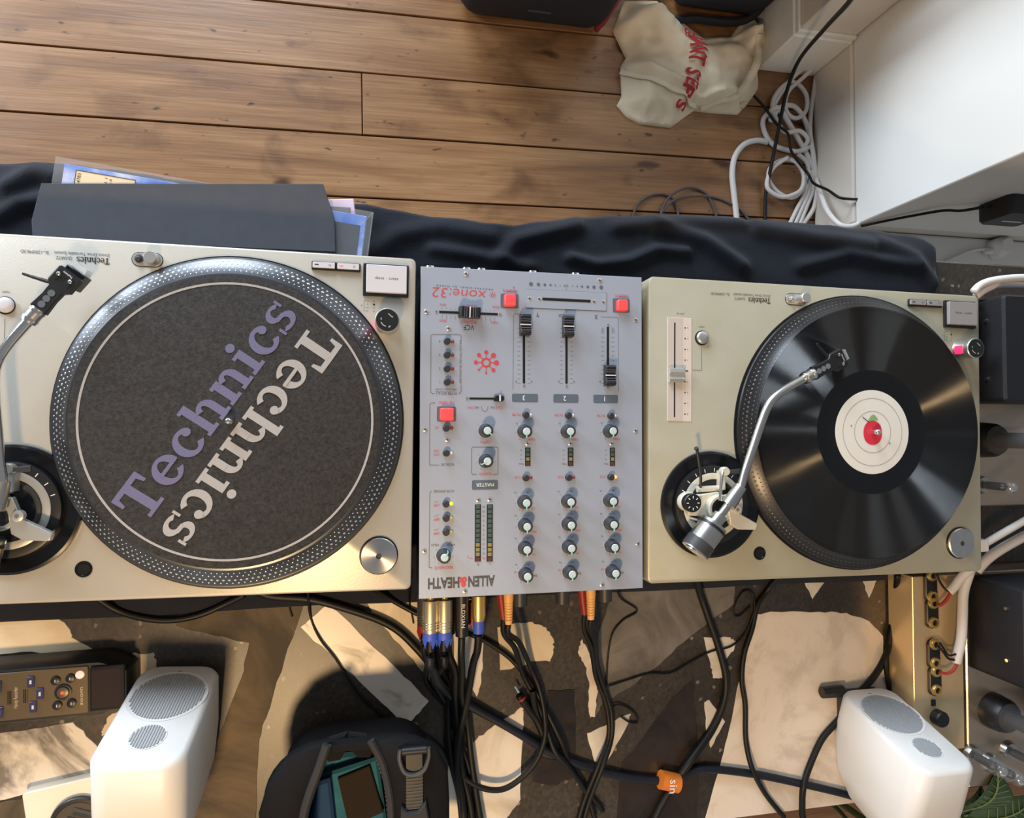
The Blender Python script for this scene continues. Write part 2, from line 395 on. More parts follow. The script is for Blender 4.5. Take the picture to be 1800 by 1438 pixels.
inlay([(1237,1120),(1282,1120),(1293,1126),(1291,1139),(1274.5,1161),(1270,1193),(1253,1192),(1249,1167)], M_MWHITE)
inlay([(1238,1234),(1246,1230),(1274.5,1268),(1249,1315),(1241,1283)], M_MWHITE)
inlay([(1331,1079),(1360,1075),(1440,1075),(1488,1077),(1528,1092),(1552,1118),(1553,1165),(1562,1240),(1590,1330),(1590,1402),(1500,1416),(1400,1428),(1330,1437),(1238,1448),(1265,1350),(1282,1280),(1300,1195),(1316,1105)], M_MPALE)
inlay([(1220,1193),(1223,1265),(1229,1340),(1225,1450),(1080,1460),(1092,1342),(1140,1280),(1180,1228)], M_MDARK)
inlay([(962,1214),(1010,1212),(1012,1322),(1000,1324),(962,1310)], M_MDARK)
inlay([(936,1330),(1002,1338),(1005,1368),(975,1380),(937,1374)], M_MDARK)
inlay([(1411,1018),(1452,1018),(1428,1053)], M_MWHITE)
inlay([(1515,1018),(1542,1018),(1527,1051)], M_MWHITE)
inlay([(-60,1096),(60,1083),(98,1081),(122,1105),(126,1120),(166,1143),(120,1150),(40,1146),(-60,1162)], M_MCREAM)
inlay([(-60,1296),(60,1280),(128,1269),(170,1310),(200,1346),(192,1356),(60,1392),(-60,1420)], M_MVEIN)
inlay([(229,1149),(270,1147),(275,1165),(268,1205),(240,1215)], M_MCREAM)
inlay([(207,1250),(222,1256),(205,1288),(180,1294),(178,1287),(192,1258)], M_MCREAM)
inlay([(-60,1426),(60,1398),(194,1362),(204,1470),(-60,1475)], M_MSAND)
inlay([(315,1060),(380,1046),(540,1050),(534,1062),(500,1160),(468,1262),(456,1300),(448,1470),(330,1470),(372,1330),(425,1190),(438,1130),(380,1118),(310,1100)], M_MSAND)

# ------------------------------------------------------------------ black cloth under the decks, hanging over the far edge
M_CLOTH = mat('black_cotton', (29, 33, 44), 0.9, 0, var=(7, (20, 23, 31), U, .2), bump=(380, 0.25, U), sheen=0.10, spec=0.25)
front = [(-.75,.47),(-.455,.473),(-.399,.478),(-.341,.476),(-.257,.466),(-.063,.452),(.02,.441),(.121,.437),(.166,.445),(.196,.452),(.33,.466),(.526,.469),(.672,.464),(.729,.458),(.748,.444)]
def fy(x):
    for (a, b_), (c, d) in zip(front[:-1], front[1:]):
        if a <= x <= c: return b_ + (d-b_)*(x-a)/(c-a)
    return front[0][1] if x < front[0][0] else front[-1][1]
ridges = [([(645,455),(700,415),(770,402),(860,418)], .007, .012), ([(880,455),(905,425),(960,412),(1010,398)], .010, .010),
          ([(1000,455),(1045,468),(1100,462),(1150,440),(1200,446)], .010, .007), ([(1150,395),(1230,425),(1300,470)], .011, .010),
          ([(1330,400),(1420,418),(1520,432)], .012, .012), ([(1400,470),(1480,450),(1600,470)], .009, .009),
          ([(1540,425),(1600,455),(1635,500)], .008, .010), ([(1080,400),(1180,388),(1300,392)], .008, .010),
          ([(20,330),(60,300),(110,312)], .010, .010), ([(0,385),(40,360),(100,352)], .008, .009), ([(760,440),(840,452),(930,470)], .006, .008)]
RW = [([at(x, y, TB) for x, y in p], h, wd) for p, h, wd in ridges]
def seg_d(px_, py_, pl):
    best = 9
    for a, b_ in zip(pl[:-1], pl[1:]):
        dx, dy = b_.x-a.x, b_.y-a.y; t = max(0, min(1, ((px_-a.x)*dx + (py_-a.y)*dy)/(dx*dx+dy*dy)))
        best = min(best, math.hypot(px_-a.x-t*dx, py_-a.y-t*dy))
    return best
def under_gear(x, y): return y < .366 and x < .715
vs = []; fs = []
NX = 260; X0, X1 = -.75, .748
prof = []
for i in range(NX+1):
    x = X0 + (X1-X0)*i/NX; ed = fy(x) + .003*noise.noise((x*30, 2, 0)); col_ = []
    rear = -.030 - .006*noise.noise((x*4, 9, 0))
    for k in range(8): col_.append((rear + (.36-rear)*k/7, None))
    for k in range(1, 31): col_.append((.36 + (ed-.36)*k/30, None))
    for y, _ in col_:
        fade = max(0, min(1, (y-.362)/.02))
        h = sum(hh*math.exp(-(seg_d(x, y, pl)/wd)**2) for pl, hh, wd in RW) + .003*noise.noise((x*14, y*18, 1.3)) + .003
        z = TB + .0015 + fade*max(0, h)
        over = y - .430
        if over > 0: z -= over*over*6.0
        vs.append((x, y, z))
    z0 = TB + .0015 + vs[-1][2] - TB - .0015; n0 = vs[-1]
    for k in range(1, 9):                                    # the hanging part
        d = .045*k; vs.append((x + .006*noise.noise((x*8, k*.4, 4)), max(.434, n0[1] - .012*min(k, 2) + .012*noise.noise((x*7, 3, 0))*k/8), n0[2] - d*(.4+.6*min(1, k/2))))
NC = 8 + 30 + 8
for i in range(NX):
    for k in range(NC-1):
        a = i*NC+k; fs.append((a, a+NC, a+NC+1, a+1))
cl = MB().add(vs, fs).build('tablecloth', M_CLOTH, ang=3.0)
tag(cl, 'rumpled black cloth spread under the turntables and hanging over the table edge', 'cloth')
so = cl.modifiers.new('thick', 'SOLIDIFY'); so.thickness = 0.0012; so.offset = 1
# ------------------------------------------------------------------ turntables
M_PL1 = mat('silver_plinth', (188, 185, 176), 0.38, 0.25, var=(6, (180, 176, 166), U, .25), bump=(600, .05, U))
M_PL2 = mat('yellowed_silver_plinth', (184, 181, 164), 0.40, 0.25, var=(5, (164, 158, 131), U, .22), bump=(600, .05, U))
M_RUB = mat('black_rubber', (26, 26, 28), 0.7)
M_BLK = mat('black_plastic', (24, 25, 28), 0.42)
M_BLKM = mat('black_metal_gloss', (18, 19, 23), 0.25, 0.2)
M_DARKG = mat('dark_grey_plastic', (52, 53, 57), 0.5)
M_CHROME = mat('chrome', (225, 224, 222), 0.14, 1.0)
M_STEEL = mat('brushed_steel', (198, 196, 192), 0.30, 1.0)
M_ALU = mat('satin_aluminium', (205, 204, 202), 0.38, 0.9)
M_SPUN = mat('spun_aluminium', (214, 211, 206), 0.24, 1.0, aniso=0.8)
M_LGREY = mat('pale_grey_button', (202, 202, 210), 0.45)
M_MGREY2 = mat('mid_grey_button', (150, 146, 148), 0.5)
M_INK = mat('black_ink', (30, 30, 32), 0.6)
M_INKG = mat('grey_ink', (92, 90, 86), 0.6)
M_WHITEINK = mat('white_ink', (236, 236, 236), 0.6)
M_PLAT = mat('platter_grey', (84, 87, 92), 0.33, 0.8)
M_PLATD = mat('platter_dark', (62, 62, 64), 0.32, 0.8)
M_DOT = mat('strobe_dot_silver', (226, 226, 226), 0.25, 0.8)
M_DOTD = mat('strobe_dot_dull', (86, 83, 82), 0.35, 0.7)
M_REDL = mat('strobe_red_light', (255, 40, 90), 0.4, 0, emit=1.6)
M_CREAM = mat('cream_enamel', (206, 202, 186), 0.4, 0.15)
M_SILVERP = mat('silver_paint', (184, 186, 184), 0.36, 0.5)
M_CLEAR = mat('clear_stylus', (214, 222, 224), 0.15, 0, alpha=0.55)
M_PITCH = mat('pitch_panel', (212, 202, 194), 0.5)
PC = (.2745, .1758)            # platter centre on the plinth
AP = (.0770, .0900)            # arm pivot
def turntable(label, x0, y0, rz, plinth_m, arm_deg, btn_m, plat_m, dot_m, show_pitch):
    t = thing('turntable', label, 'turntable', (x0, y0, TB), rz)
    H = ZT - TB
    G = lambda: MB(Matrix.Translation((0, 0, H)))
    for fx in (.055, .40):
        for fy_ in (.05, .30):
            MB().lathe([(.026, .0029), (.028, .006), (.028, .016), (.022, .02)], (fx, fy_, 0), 20).build('foot', M_RUB, t)
    MB().slab(rrect(.2265, .1765, .447, .347, .008), .02, .058, .002).build('rubber_base', M_RUB, t)
    pl = G().loft([[(x, y, -.052) for x, y in rrect(.2265, .1765, .453, .353, .006)], [(x, y, -.0025) for x, y in rrect(.2265, .1765, .453, .353, .006)],
                   [(x, y, -.0008) for x, y in rrect(.2265, .1765, .4515, .3515, .006)], [(x, y, 0) for x, y in rrect(.2265, .1765, .4485, .3485, .005)]]).build('plinth', plinth_m, t)
    text('SL-1200MK3D', .0888, .3366, H+.0003, .0030, M_INKG, t, width=.0243)
    text('Direct Drive Turntable System', .1299, .3376, H+.0003, .0030, M_INKG, t, width=.0485)
    text('QUARTZ', .1143, .3325, H+.0003, .0030, M_INKG, t, width=.0139)
    mb = MB()
    for p in slab_word('Technics', .0290, .0062, .05): mb.flat([(-a, -b_, c_) for a, b_, c_ in p], 0)
    mb.build('lettering', M_INK, t, (.1544, .3343, H+.0003))
    # platter
    G().lathe([(.1682, .0002), (.1682, .0006)], (*PC, 0), 96).build('platter_well', M_BLK, t)
    pt = G().lathe([(.150, .0008), (.1655, .0012), (.1660, .0035), (.1650, .0055), (.1636, .0058), (.1472, .0180), (.1466, .0188), (.1455, .0192)], (*PC, 0), 128).build('platter', plat_m, t)
    d = G(); nd = 180
    for row, (f_, rr) in enumerate(((.14, .0009), (.36, .0014), (.62, .0009), (.84, .0007))):
        R_ = .1636 + (.1472-.1636)*f_; Z_ = .0058 + (.0180-.0058)*f_ + .0002; n_ = nd if row < 2 else nd
        for k in range(n_):
            a = 2*PI*(k + (.5 if row in (0, 2) else 0))/n_
            c = Vector((PC[0]+R_*math.cos(a), PC[1]+R_*math.sin(a), Z_)); tt = Vector((-math.sin(a), math.cos(a), 0))
            up = (Vector((-math.cos(a)*.0164, -math.sin(a)*.0164, .0122))).normalized(); nn = tt.cross(up).normalized()
            if nn.z < 0: nn = -nn
            base = [c + rr*(tt*math.cos(q*PI/3) + up*math.sin(q*PI/3)) for q in range(6)]
            d.add([tuple(v) for v in base] + [tuple(c + nn*.0006)], [(q, (q+1) % 6, 6) for q in range(6)])
    dd = d.build('strobe_dots', dot_m, pt, ang=3); dd['kind'] = 'stuff'
    G().lathe([(.0036, .018), (.0036, .030), (.0030, .0335), (.0012, .0347)], (*PC, 0), 20).build('spindle', M_CHROME, t, ang=1.2)
    # start-stop and speed buttons
    fr = G().slab(rrect(.4215, .3270, .0475, .0345, .001), 0, .0022, .0004).build('start_stop_frame', M_BLK, t)
    sb = G().slab(rrect(.4222, .3278, .0420, .0292, .0008), .001, .0062, .0006).build('start_stop_button', btn_m, t)
    text('start · stop', .4222, .3285, H+.0064, .0029, M_INKG, t, width=.024)
    for k, (s_, lit) in enumerate((('45', False), ('33', True))):
        cx = .3578 + .0247*k; cy = .3388
        f2 = G().slab(rrect(cx, cy, .0247, .0088, .0006), 0, .0020, .0003).build('speed_button_frame', M_BLK, t)
        b2 = G().slab(rrect(cx, cy+.0004, .0222, .0060, .0005), .001, .0042, .0003).build('speed_button', btn_m, t)
        G().box(cx-.009, cx-.0052, cy+.0000, cy+.0011, .004, .0044).build('indicator', mat('indicator_red', (255, 90, 95), .5, emit=1.2) if (lit and btn_m is M_LGREY) else M_INK, b2)
        text(s_, cx+.0062, cy+.0004, H+.0044, .0021, M_INKG, t)
    for k, s_ in enumerate(('-3.3', '0', '+3.3', '+6')):
        yy = .3047 - .0036*k
        text(s_, .4028, yy, H+.0003, .0017, M_INKG, t)
        mk = MB().flat(circle(0, 0, .0011 if k == 1 else .0005, 12), 0).build('pitch_mark', M_INK, t, (.4095, yy, H+.0003))
    ln = MB(); quad_line(ln, (.3992, .305), (.3992, .2938), .0003, 0); quad_line(ln, (.3992, .305), (.4005, .305), .0003, 0); quad_line(ln, (.3992, .2938), (.4005, .2938), .0003, 0)
    ln.build('printed_bracket', M_INKG, t, (0, 0, H+.0003)); text('%', .3968, .2995, H+.0003, .0018, M_INKG, t)
    # power tower with its strobe window and rotary switch
    kx, ky = .4235, .2815
    tw = G().lathe([(.0128, 0), (.0120, .002), (.0112, .0158)], (kx, ky, 0), 32).build('strobe_tower', M_ALU, t)
    win = G()
    for i in range(8):
        a0 = math.radians(168 + 6*i - 8); a1 = math.radians(168 + 6*(i+1) - 8)
        q = [(kx + r*math.cos(a), ky + r*math.sin(a), z) for r, a, z in ((.0131, a0, .0035), (.0131, a1, .0035), (.0122, a1, .0135), (.0122, a0, .0135))]
        win.add(q, [(0, 1, 2, 3)])
    win.build('strobe_window', M_REDL, tw)
    kn = G().lathe([(.0122, .0155), (.0126, .0165), (.0126, .0215), (.0120, .0222)], (kx, ky, 0), 40).build('power_switch', M_ALU, t)
    G().lathe([(.0114, .0218), (.0114, .0226)], (kx, ky, 0), 36).build('switch_face', M_BLK, kn)
    text('power', kx+.0032, ky+.0052, H+.0228, .0016, M_WHITEINK, kn, rz=PI-.7)
    text('on', kx-.0062, ky+.0012, H+.0228, .0016, M_WHITEINK, kn, rz=PI/2)
    text('off', kx+.0024, ky-.0066, H+.0228, .0016, M_WHITEINK, kn, rz=PI+.4)
    rg = MB(); [quad_line(rg, (.0066*math.cos(a), .0066*math.sin(a)), (.0066*math.cos(a+.22), .0066*math.sin(a+.22)), .0005, 0) for a in [PI+.35+.2*i for i in range(5)]]
    rg.build('printed_arc', M_WHITEINK, kn, (kx, ky, H+.0228))
    # pop-up stylus light
    G().slab([(p[0], p[1]) for p in rrect(.1886, .3352, .0290, .0146, .0072, 8)], -.0001, .0005, .0002).build('lamp_recess_rim', M_BLK, t)
    G().slab([(p[0], p[1]) for p in rrect(.1886, .3352, .0276, .0132, .0065, 8)], 0, .0007, .0002).build('lamp_recess', M_SILVERP, t)
    G().lathe([(.0062, 0), (.0062, .0118), (.0056, .0125)], (.1946, .3352, 0), 28).build('stylus_lamp', M_ALU, t)
    G().lathe([(.0040, 0), (.0040, .0016), (.0026, .0018), (.0024, .0042), (.0012, .005)], (.1812, .3354, 0), 20).build('lamp_button', M_DARKG if btn_m is M_LGREY else M_ALU, t)
    # pitch slider
    if show_pitch:
        pp = G().slab([(.0225, .1855), (.0527, .1855), (.0527, .3062), (.0225, .3062)], -.0001, .0004, .0002).build('pitch_panel', M_PITCH, t)
        G().box(.0230, .0410, .1862, .3056, .0003, .0007).build('pitch_recess', mat('pitch_recess_grey', (196, 186, 180), .5), pp)
        G().box(.0306, .0322, .1905, .3000, .0006, .0009).build('slot', M_BLK, pp)
        for k in range(9):
            yy = .2945 - .01255*k
            G().box(.0438, .0452, yy-.0007, yy+.0007, .0004, .0006).build('pitch_mark', M_INK, pp) if k != 4 else G().box(.0440, .0484, yy-.0009, yy+.0009, .0004, .0006).build('pitch_mark', M_INKG, pp)
            if k != 4: text(str(abs(8-2*k)), .0478, yy, H+.0006, .0018, M_INKG, pp)
        tk = MB()
        for k in range(33):
            yy = .2945 - .01255*k/4; quad_line(tk, (.0436, yy), (.0444, yy), .0003, 0)
        tk.build('pitch_ticks', M_INKG, pp, (0, 0, H+.0006))
        kb = G().add([(x, y, z) for x in (.0235, .0415) for y, z in ((.2305, .0006), (.2305, .0050), (.2345, .0068), (.2365, .0048), (.2380, .0046), (.2420, .0072), (.2460, .0068), (.2475, .0006))],
                     [tuple(range(8)), tuple(range(15, 7, -1))] + [(i, (i+1) % 8, 8+(i+1) % 8, 8+i) for i in range(8)])
        kb.build('pitch_slider', M_SILVERP, t, ang=.3)
        text('pitch adj.', .0385, .3110, H+.0003, .0019, M_INKG, t)
    text('reset', .0655, .2965, H+.0003, .0022, M_INKG, t)
    G().lathe([(.0086, 0), (.0086, .0006)], (.0655, .2835, 0), 28).build('reset_ring', M_BLK, t)
    G().lathe([(.0074, 0), (.0074, .0026), (.0060, .0038), (.003, .0042)], (.0660, .2838, 0), 28).build('reset_button', M_ALU if show_pitch else M_LGREY, t, ang=1)
    lr = MB(); quad_line(lr, (.0655, .2710), (.0655, .2455), .0004, 0); quad_line(lr, (.0655, .2455), (.0535, .2455), .0004, 0)
    lr.build('printed_line', M_INKG, t, (0, 0, H+.0003))
    # spare headshell socket
    G().lathe([(.0078, 0), (.0078, .0006), (.0060, .0006), (.0056, .0001)], (.1400, .0312, 0), 28, capt=False).build('headshell_socket', M_BLKM, t)
    G().lathe([(.0056, 0), (.0056, .0003)], (.1400, .0312, 0), 24).build('socket_hole', mat('black_void', (6, 6, 7), .9), t)
    # tonearm base
    ax, ay = .0765, .0896
    ab = G().lathe([(.0618, 0), (.0615, .0032), (.0590, .0042), (.0470, .0020), (.0455, .0020)], (ax, ay, 0), 72).build('arm_base', M_BLKM, t)
    ring = G().lathe([(.0455, .0020), (.0452, .0068), (.0430, .0076), (.0372, .0076)], (ax, ay, 0), 72).build('height_dial', M_BLK, t)
    for k in range(9):
        a = math.radians(20 + 17*k); o = MB(); quad_line(o, (.0385*math.cos(a), .0385*math.sin(a)), (.0425*math.cos(a), .0425*math.sin(a)), .0008, 0)
        o.build('dial_mark', M_WHITEINK, ring, (ax, ay, H+.0078))
    pm = M_CREAM if show_pitch else M_SILVERP
    G().lathe([(.0370, .002), (.0370, .0082), (.0350, .0090), (.0300, .0090), (.0295, .0050)], (ax, ay, 0), 64).build('arm_plate', pm, t)
    G().torus((ax+.002, ay, .0085), .0255, .0028, 20, 8, math.radians(-40), math.radians(60)).build('lift_hose', M_DARKG, t)
    # gimbal housing: flat bracket, ring and pivots
    g1 = G(); g1.prism([(ax-.036, ay-.010), (ax-.004, ay-.014), (ax+.012, ay+.002), (ax+.002, ay+.016), (ax-.030, ay+.012)], .008, .017); g1.build('arm_bracket', pm, t, bevel=.0012)
    G().lathe([(.0155, .017), (.0155, .0235), (.0142, .0245), (.0115, .0240), (.0113, .0185)], (ax+.001, ay-.002, 0), 40).build('bearing_ring', pm, t)
    G().lathe([(.0108, .0175), (.0108, .0205)], (ax+.001, ay-.002, 0), 32).build('bearing_disc', M_BLK, t)
    g2 = G(); g2.prism([(ax+.004, ay+.012), (ax+.012, ay+.014), (ax+.020, ay-.006), (ax+.046, ay-.020), (ax+.044, ay-.027), (ax+.022, ay-.026), (ax+.012, ay-.020), (ax+.009, ay-.002)], .0175, .0245); g2.build('pivot_yoke', pm, t, bevel=.001)
    G().lathe([(.0052, .0225), (.0052, .0280), (.0040, .0286)], (ax+.0185, ay-.0030, 0), 24).build('pivot_cap', pm, t)
    G().lathe([(.0020, .0282), (.0020, .0290)], (ax+.0185, ay-.0030, 0), 12).build('pivot_screw', M_STEEL, t)
    # anti-skate dial, arm lift, rest
    G().lathe([(.0112, .006), (.0112, .014), (.0100, .016)], (ax-.0335, ay+.0045, 0), 28).build('anti_skate_collar', pm, t)
    sk = G().lathe([(.0100, .015), (.0104, .017), (.0104, .0235), (.0096, .0244)], (ax-.0335, ay+.0045, 0), 32).build('anti_skate_dial', M_BLK, t)
    for k in range(8):
        a = 2*PI*k/8; o = MB(); quad_line(o, (.0052*math.cos(a), .0052*math.sin(a)), (.0078*math.cos(a), .0078*math.sin(a)), .0009, 0)
        o.build('dial_mark', M_WHITEINK, sk, (ax-.0335, ay+.0045, H+.0246))
    G().tube([(ax-.019, ay+.018, .012), (ax-.020, ay+.032, .016), (ax-.026, ay+.060, .020), (ax-.029, ay+.066, .022)], [.0016, .0016, .0018, .0026], 10, 3).build('lift_lever', M_BLK, t)
    G().rod((ax-.022, ay+.0185, .011), (ax+.006, ay+.0195, .011), .0036).build('lift_shaft', pm, t)
    G().box(ax+.004, ax+.010, ay+.018, ay+.040, .006, .018).build('rest_post', pm, t, bevel=.001)
    G().lathe([(.0050, .016), (.0054, .022), (.0044, .0245)], (ax+.007, ay+.0395, 0), 20).build('rest_head', pm, t)
    G().prism([(ax+.009, ay+.041), (ax+.026, ay+.043), (ax+.026, ay+.0375), (ax+.020, ay+.0365), (ax+.009, ay+.0375)], .021, .0235).build('rest_clip', M_DARKG, t, bevel=.0006)
    G().tube([(ax-.030, ay-.014, .009), (ax-.018, ay-.016, .011), (ax-.012, ay-.012, .010)], [.0022, .0040, .0020], 10, 3).build('lock_lever', M_STEEL, t)
    # the S-shaped arm, swung by arm_deg round its pivot
    Ma = Matrix.Translation((*AP, H)) @ Matrix.Rotation(math.radians(arm_deg), 4, 'Z')
    zA = .033
    A = lambda: MB(Ma)
    A().tube([(-.020, -.0020, zA), (.014, -.0006, zA), (.030, .0012, zA), (.046, .0085, zA), (.072, .0190, zA), (.098, .0296, zA), (.118, .0365, zA), (.132, .0378, zA), (.148, .0345, zA), (.166, .0285, zA), (.182, .0225, zA)], .0047, 16, 5).build('tonearm_tube', M_CHROME if not show_pitch else M_STEEL, t, ang=3)
    A().rod((.004, -.0012, zA), (.030, .0010, zA), .0085, .0068, 24).build('arm_housing', M_STEEL, t)
    A().tube([(.001, .010, zA+.001), (.022, .024, zA-.002), (.029, .027, zA-.004)], .0017, 10, 3).build('arm_clip', M_STEEL, t)
    A().rod((-.022, -.0022, zA), (-.010, -.0018, zA), .0078, .0078, 24).build('weight_stub', M_STEEL, t)
    cw = A().rod((-.060, -.0046, zA), (-.022, -.0024, zA), .0155, .0155, 40).build('counterweight', M_STEEL, t)
    A().rod((-.0285, -.0028, zA), (-.0225, -.0024, zA), .0162, .0150, 40).build('weight_dial', M_BLK, cw)
    A().rod((-.0585, -.0045, zA), (-.0465, -.0038, zA), .0163, .0163, 40).build('rubber_band', M_DARKG, cw)
    A().rod((-.0606, -.0047, zA), (-.0598, -.0046, zA), .0110, .0110, 32).build('weight_end', M_CHROME, cw)
    # headshell
    th = math.radians(-20.5); Mh = Ma @ Matrix.Translation((.176, .0247, zA)) @ Matrix.Rotation(th, 4, 'Z')
    Hs = lambda: MB(Mh)
    col_ = Hs().rod((-.002, 0, 0), (.013, 0, 0), .0066, .0066, 24).build('headshell_collar', M_STEEL, t)
    for q in (.000, .009): Hs().rod((q, 0, 0), (q+.0022, 0, 0), .0073, .0073, 24).build('collar_ring', M_CHROME, col_)
    hs = Hs().loft([[(x, y*sc*1.18, z) for x, y in ((.012, -.0068), (.026, -.0058), (.036, -.0062), (.040, -.0098), (.055, -.0098), (.0565, -.0085), (.0565, .0085), (.055, .0098), (.040, .0098), (.036, .0062), (.026, .0058), (.012, .0068))]
                    for z, sc in ((-.002, 1.0), (.0025, 1.0), (.0036, .88))]).build('headshell', M_BLK, t, ang=.3)
    for q in (.018, .0245, .031): Hs().lathe([(.0032, .0034), (.0032, .0040)], (q, 0, 0), 18).build('rivet', M_CHROME, hs)
    for sy in (-.0060, .0060):
        Hs().slab(rrect(.0475, sy, .0100, .0030, .0014), .0034, .0039, .0001).build('screw_slot', mat('black_void', (6, 6, 7), .9), hs)
        Hs().lathe([(.0018, .0036), (.0018, .0058), (.0012, .0062)], (.049, sy, 0), 16).build('screw', M_CHROME, hs)
    Hs().tube([(.038, .0085, .001), (.034, .0185, .002), (.031, .0265, .003), (.030, .0295, .004)], [.0018, .0015, .0013, .0010], 8, 3).build('finger_lift', M_BLK, hs)
    cart = Hs().box(.044, .0605, -.0095, .0095, -.017, -.0015).build('cartridge', M_BLKM, hs, bevel=.001)
    Hs().prism([(.0575, -.0075), (.0665, -.0060), (.0665, .0060), (.0575, .0075)], -.016, -.004).build('stylus_guard', M_CLEAR if not show_pitch else M_SILVERP, hs)
    text('Technics', 0, 0, 0, .0019, M_WHITEINK, hs).matrix_local = Mh @ Matrix.Translation((.0530, 0, .0040)) @ Matrix.Rotation(PI/2, 4, 'Z')
    return t
tt1 = turntable('silver turntable at the left with a lettered black mat on its platter', -.4612, .0146, -.0094, M_PL1, 47.8+26.0, M_LGREY, M_PLAT, M_DOT, False)
tt2 = turntable('yellowed silver turntable at the right playing a black record', .2582, .0042, -.0094, M_PL2, 47.8, M_MGREY2, M_PLATD, M_DOTD, True)
def on_tt(t, x, y, z):
    return t.matrix_basis @ Vector((x, y, z))
bpy.context.view_layer.update()

# 45 rpm adapters resting in their recesses
for t, lab in ((tt1, 'brushed metal adapter puck on the left turntable corner'), (tt2, 'brushed metal adapter puck on the yellowed turntable corner')):
    p = on_tt(t, .4190, .0370, ZT-TB)
    e = thing('record_adapter', lab, 'adapter', p, 0, 'single adapters set into the decks')
    MB().lathe([(.0200, 0), (.0200, .0006)], (0, 0, 0), 48).build('recess_ring', M_BLK, e)
    MB().lathe([(.0188, .0004), (.0188, .0034), (.0180, .0042), (.0030, .0046), (.0028, .003)], (0, 0, 0), 64, capt=False).build('puck', M_SPUN, e)
    MB().lathe([(.0029, .0004), (.0029, .0030)], (0, 0, 0), 20).build('centre_hole', M_DARKG, e)

# slipmat with its ring and lettering
M_FELT = mat('charcoal_felt', (60, 59, 60), 0.95, 0, var=(300, (36, 35, 36), U, .16), bump=(900, .5, U))
M_FELTW = mat('white_felt_print', (164, 163, 164), 0.9, 0, bump=(900, .3, U))
M_FELTL = mat('lavender_felt_print', (104, 105, 138), 0.9, 0, bump=(900, .3, U))
pc1 = on_tt(tt1, PC[0], PC[1], ZT-TB+.0192)
mat1 = thing('slipmat', 'charcoal felt slipmat with white and lavender lettering', 'slipmat', pc1)
MB().lathe([(.1438, 0), (.1440, .0013), (.1430, .0016)], (0, 0, 0), 128).build('felt_disc', M_FELT, mat1)
rg = MB(); n_ = 128
for i in range(n_):
    a, b_ = 2*PI*i/n_, 2*PI*(i+1)/n_
    rg.flat([(.1346*math.cos(a), .1346*math.sin(a)), (.1368*math.cos(a), .1368*math.sin(a)), (.1368*math.cos(b_), .1368*math.sin(b_)), (.1346*math.cos(b_), .1346*math.sin(b_))], 0)
rg.build('printed_ring', M_FELTW, mat1, (0, 0, .0019))
ta = math.radians(56.0)
for fl, m_ in ((0, M_FELTL), (PI, M_FELTW)):
    mb = MB(Matrix.Rotation(ta + fl, 4, 'Z'))
    for p in slab_word('Technics', .246, .0375, .06): mb.flat([(a - .123, b_ + .0068, c_) for a, b_, c_ in p], 0)
    mb.build('lettering', m_, mat1, (0, 0, .0019))

# the record
def vinyl_mat():
    # groove walls: the normal leans towards or away from the centre, by a different amount in every fine ring
    m = bpy.data.materials.new('vinyl_grooves'); m.use_nodes = True; nt = m.node_tree; b = nt.nodes['Principled BSDF']; L = nt.links.new; N = nt.nodes.new
    def vm(op, a, c=None):
        n = N('ShaderNodeVectorMath'); n.operation = op
        for k, v in enumerate((a, c)):
            if v is None: continue
            if isinstance(v, tuple): n.inputs[k].default_value = v
            else: L(v, n.inputs[3 if op == 'SCALE' and k == 1 else k])
        return n
    def mm(op, a, c=0.0):
        n = N('ShaderNodeMath'); n.operation = op
        for k, v in enumerate((a, c)):
            if isinstance(v, (int, float)): n.inputs[k].default_value = v
            else: L(v, n.inputs[k])
        return n.outputs[0]
    tc = N('ShaderNodeTexCoord')
    flat_ = vm('MULTIPLY', tc.outputs['Object'], (1, 1, 0)).outputs[0]
    rad = vm('NORMALIZE', flat_).outputs[0]
    ln = N('ShaderNodeVectorMath'); ln.operation = 'LENGTH'; L(flat_, ln.inputs[0])
    fr = mm('FRACT', mm('MULTIPLY', ln.outputs['Value'], 2600.0))
    s0 = mm('MULTIPLY', mm('SUBTRACT', fr, 0.5), 2.0)
    sl = mm('MULTIPLY', mm('SIGN', s0), mm('ADD', mm('MULTIPLY', mm('ABSOLUTE', s0), 0.7), 0.75))
    tilt = vm('SCALE', rad, sl).outputs[0]
    nrm = vm('NORMALIZE', vm('ADD', tilt, (0, 0, 1)).outputs[0]).outputs[0]
    L(nrm, b.inputs['Normal'])
    b.inputs['Base Color'].default_value = rgb(5, 5, 7); b.inputs['Roughness'].default_value = 0.17
    b.inputs['Specular IOR Level'].default_value = 0.45
    return m
M_VINYL = vinyl_mat()
M_VINYLS = mat('vinyl_smooth', (11, 12, 16), 0.16, 0, spec=0.5)
M_LABEL = mat('white_record_label', (226, 224, 217), 0.6)
M_LINE = mat('label_line', (150, 148, 142), 0.6)
pc2 = on_tt(tt2, PC[0], PC[1], ZT-TB+.0192)
rec = thing('vinyl_record', 'black vinyl record with white label and red fruit print', 'record', pc2)
MB().lathe([(.1438, 0), (.1440, .0014)], (0, 0, 0), 96).build('felt_mat', M_FELT, rec)
MB().lathe([(.1500, .0016), (.1508, .0024), (.1500, .0034), (.1480, .0033), (.0735, .0033)], (0, 0, 0), 160, capt=False).build('groove_disc', M_VINYL, rec, ang=.9)
MB().lathe([(.0740, .0033), (.0500, .0034), (.0490, .0030)], (0, 0, 0), 128).build('run_out', M_VINYLS, rec, ang=.9)
lb = MB().lathe([(.0503, .0030), (.0500, .0037), (.0488, .0038), (.002, .0038)], (0, 0, 0), 96).build('label', M_LABEL, rec)
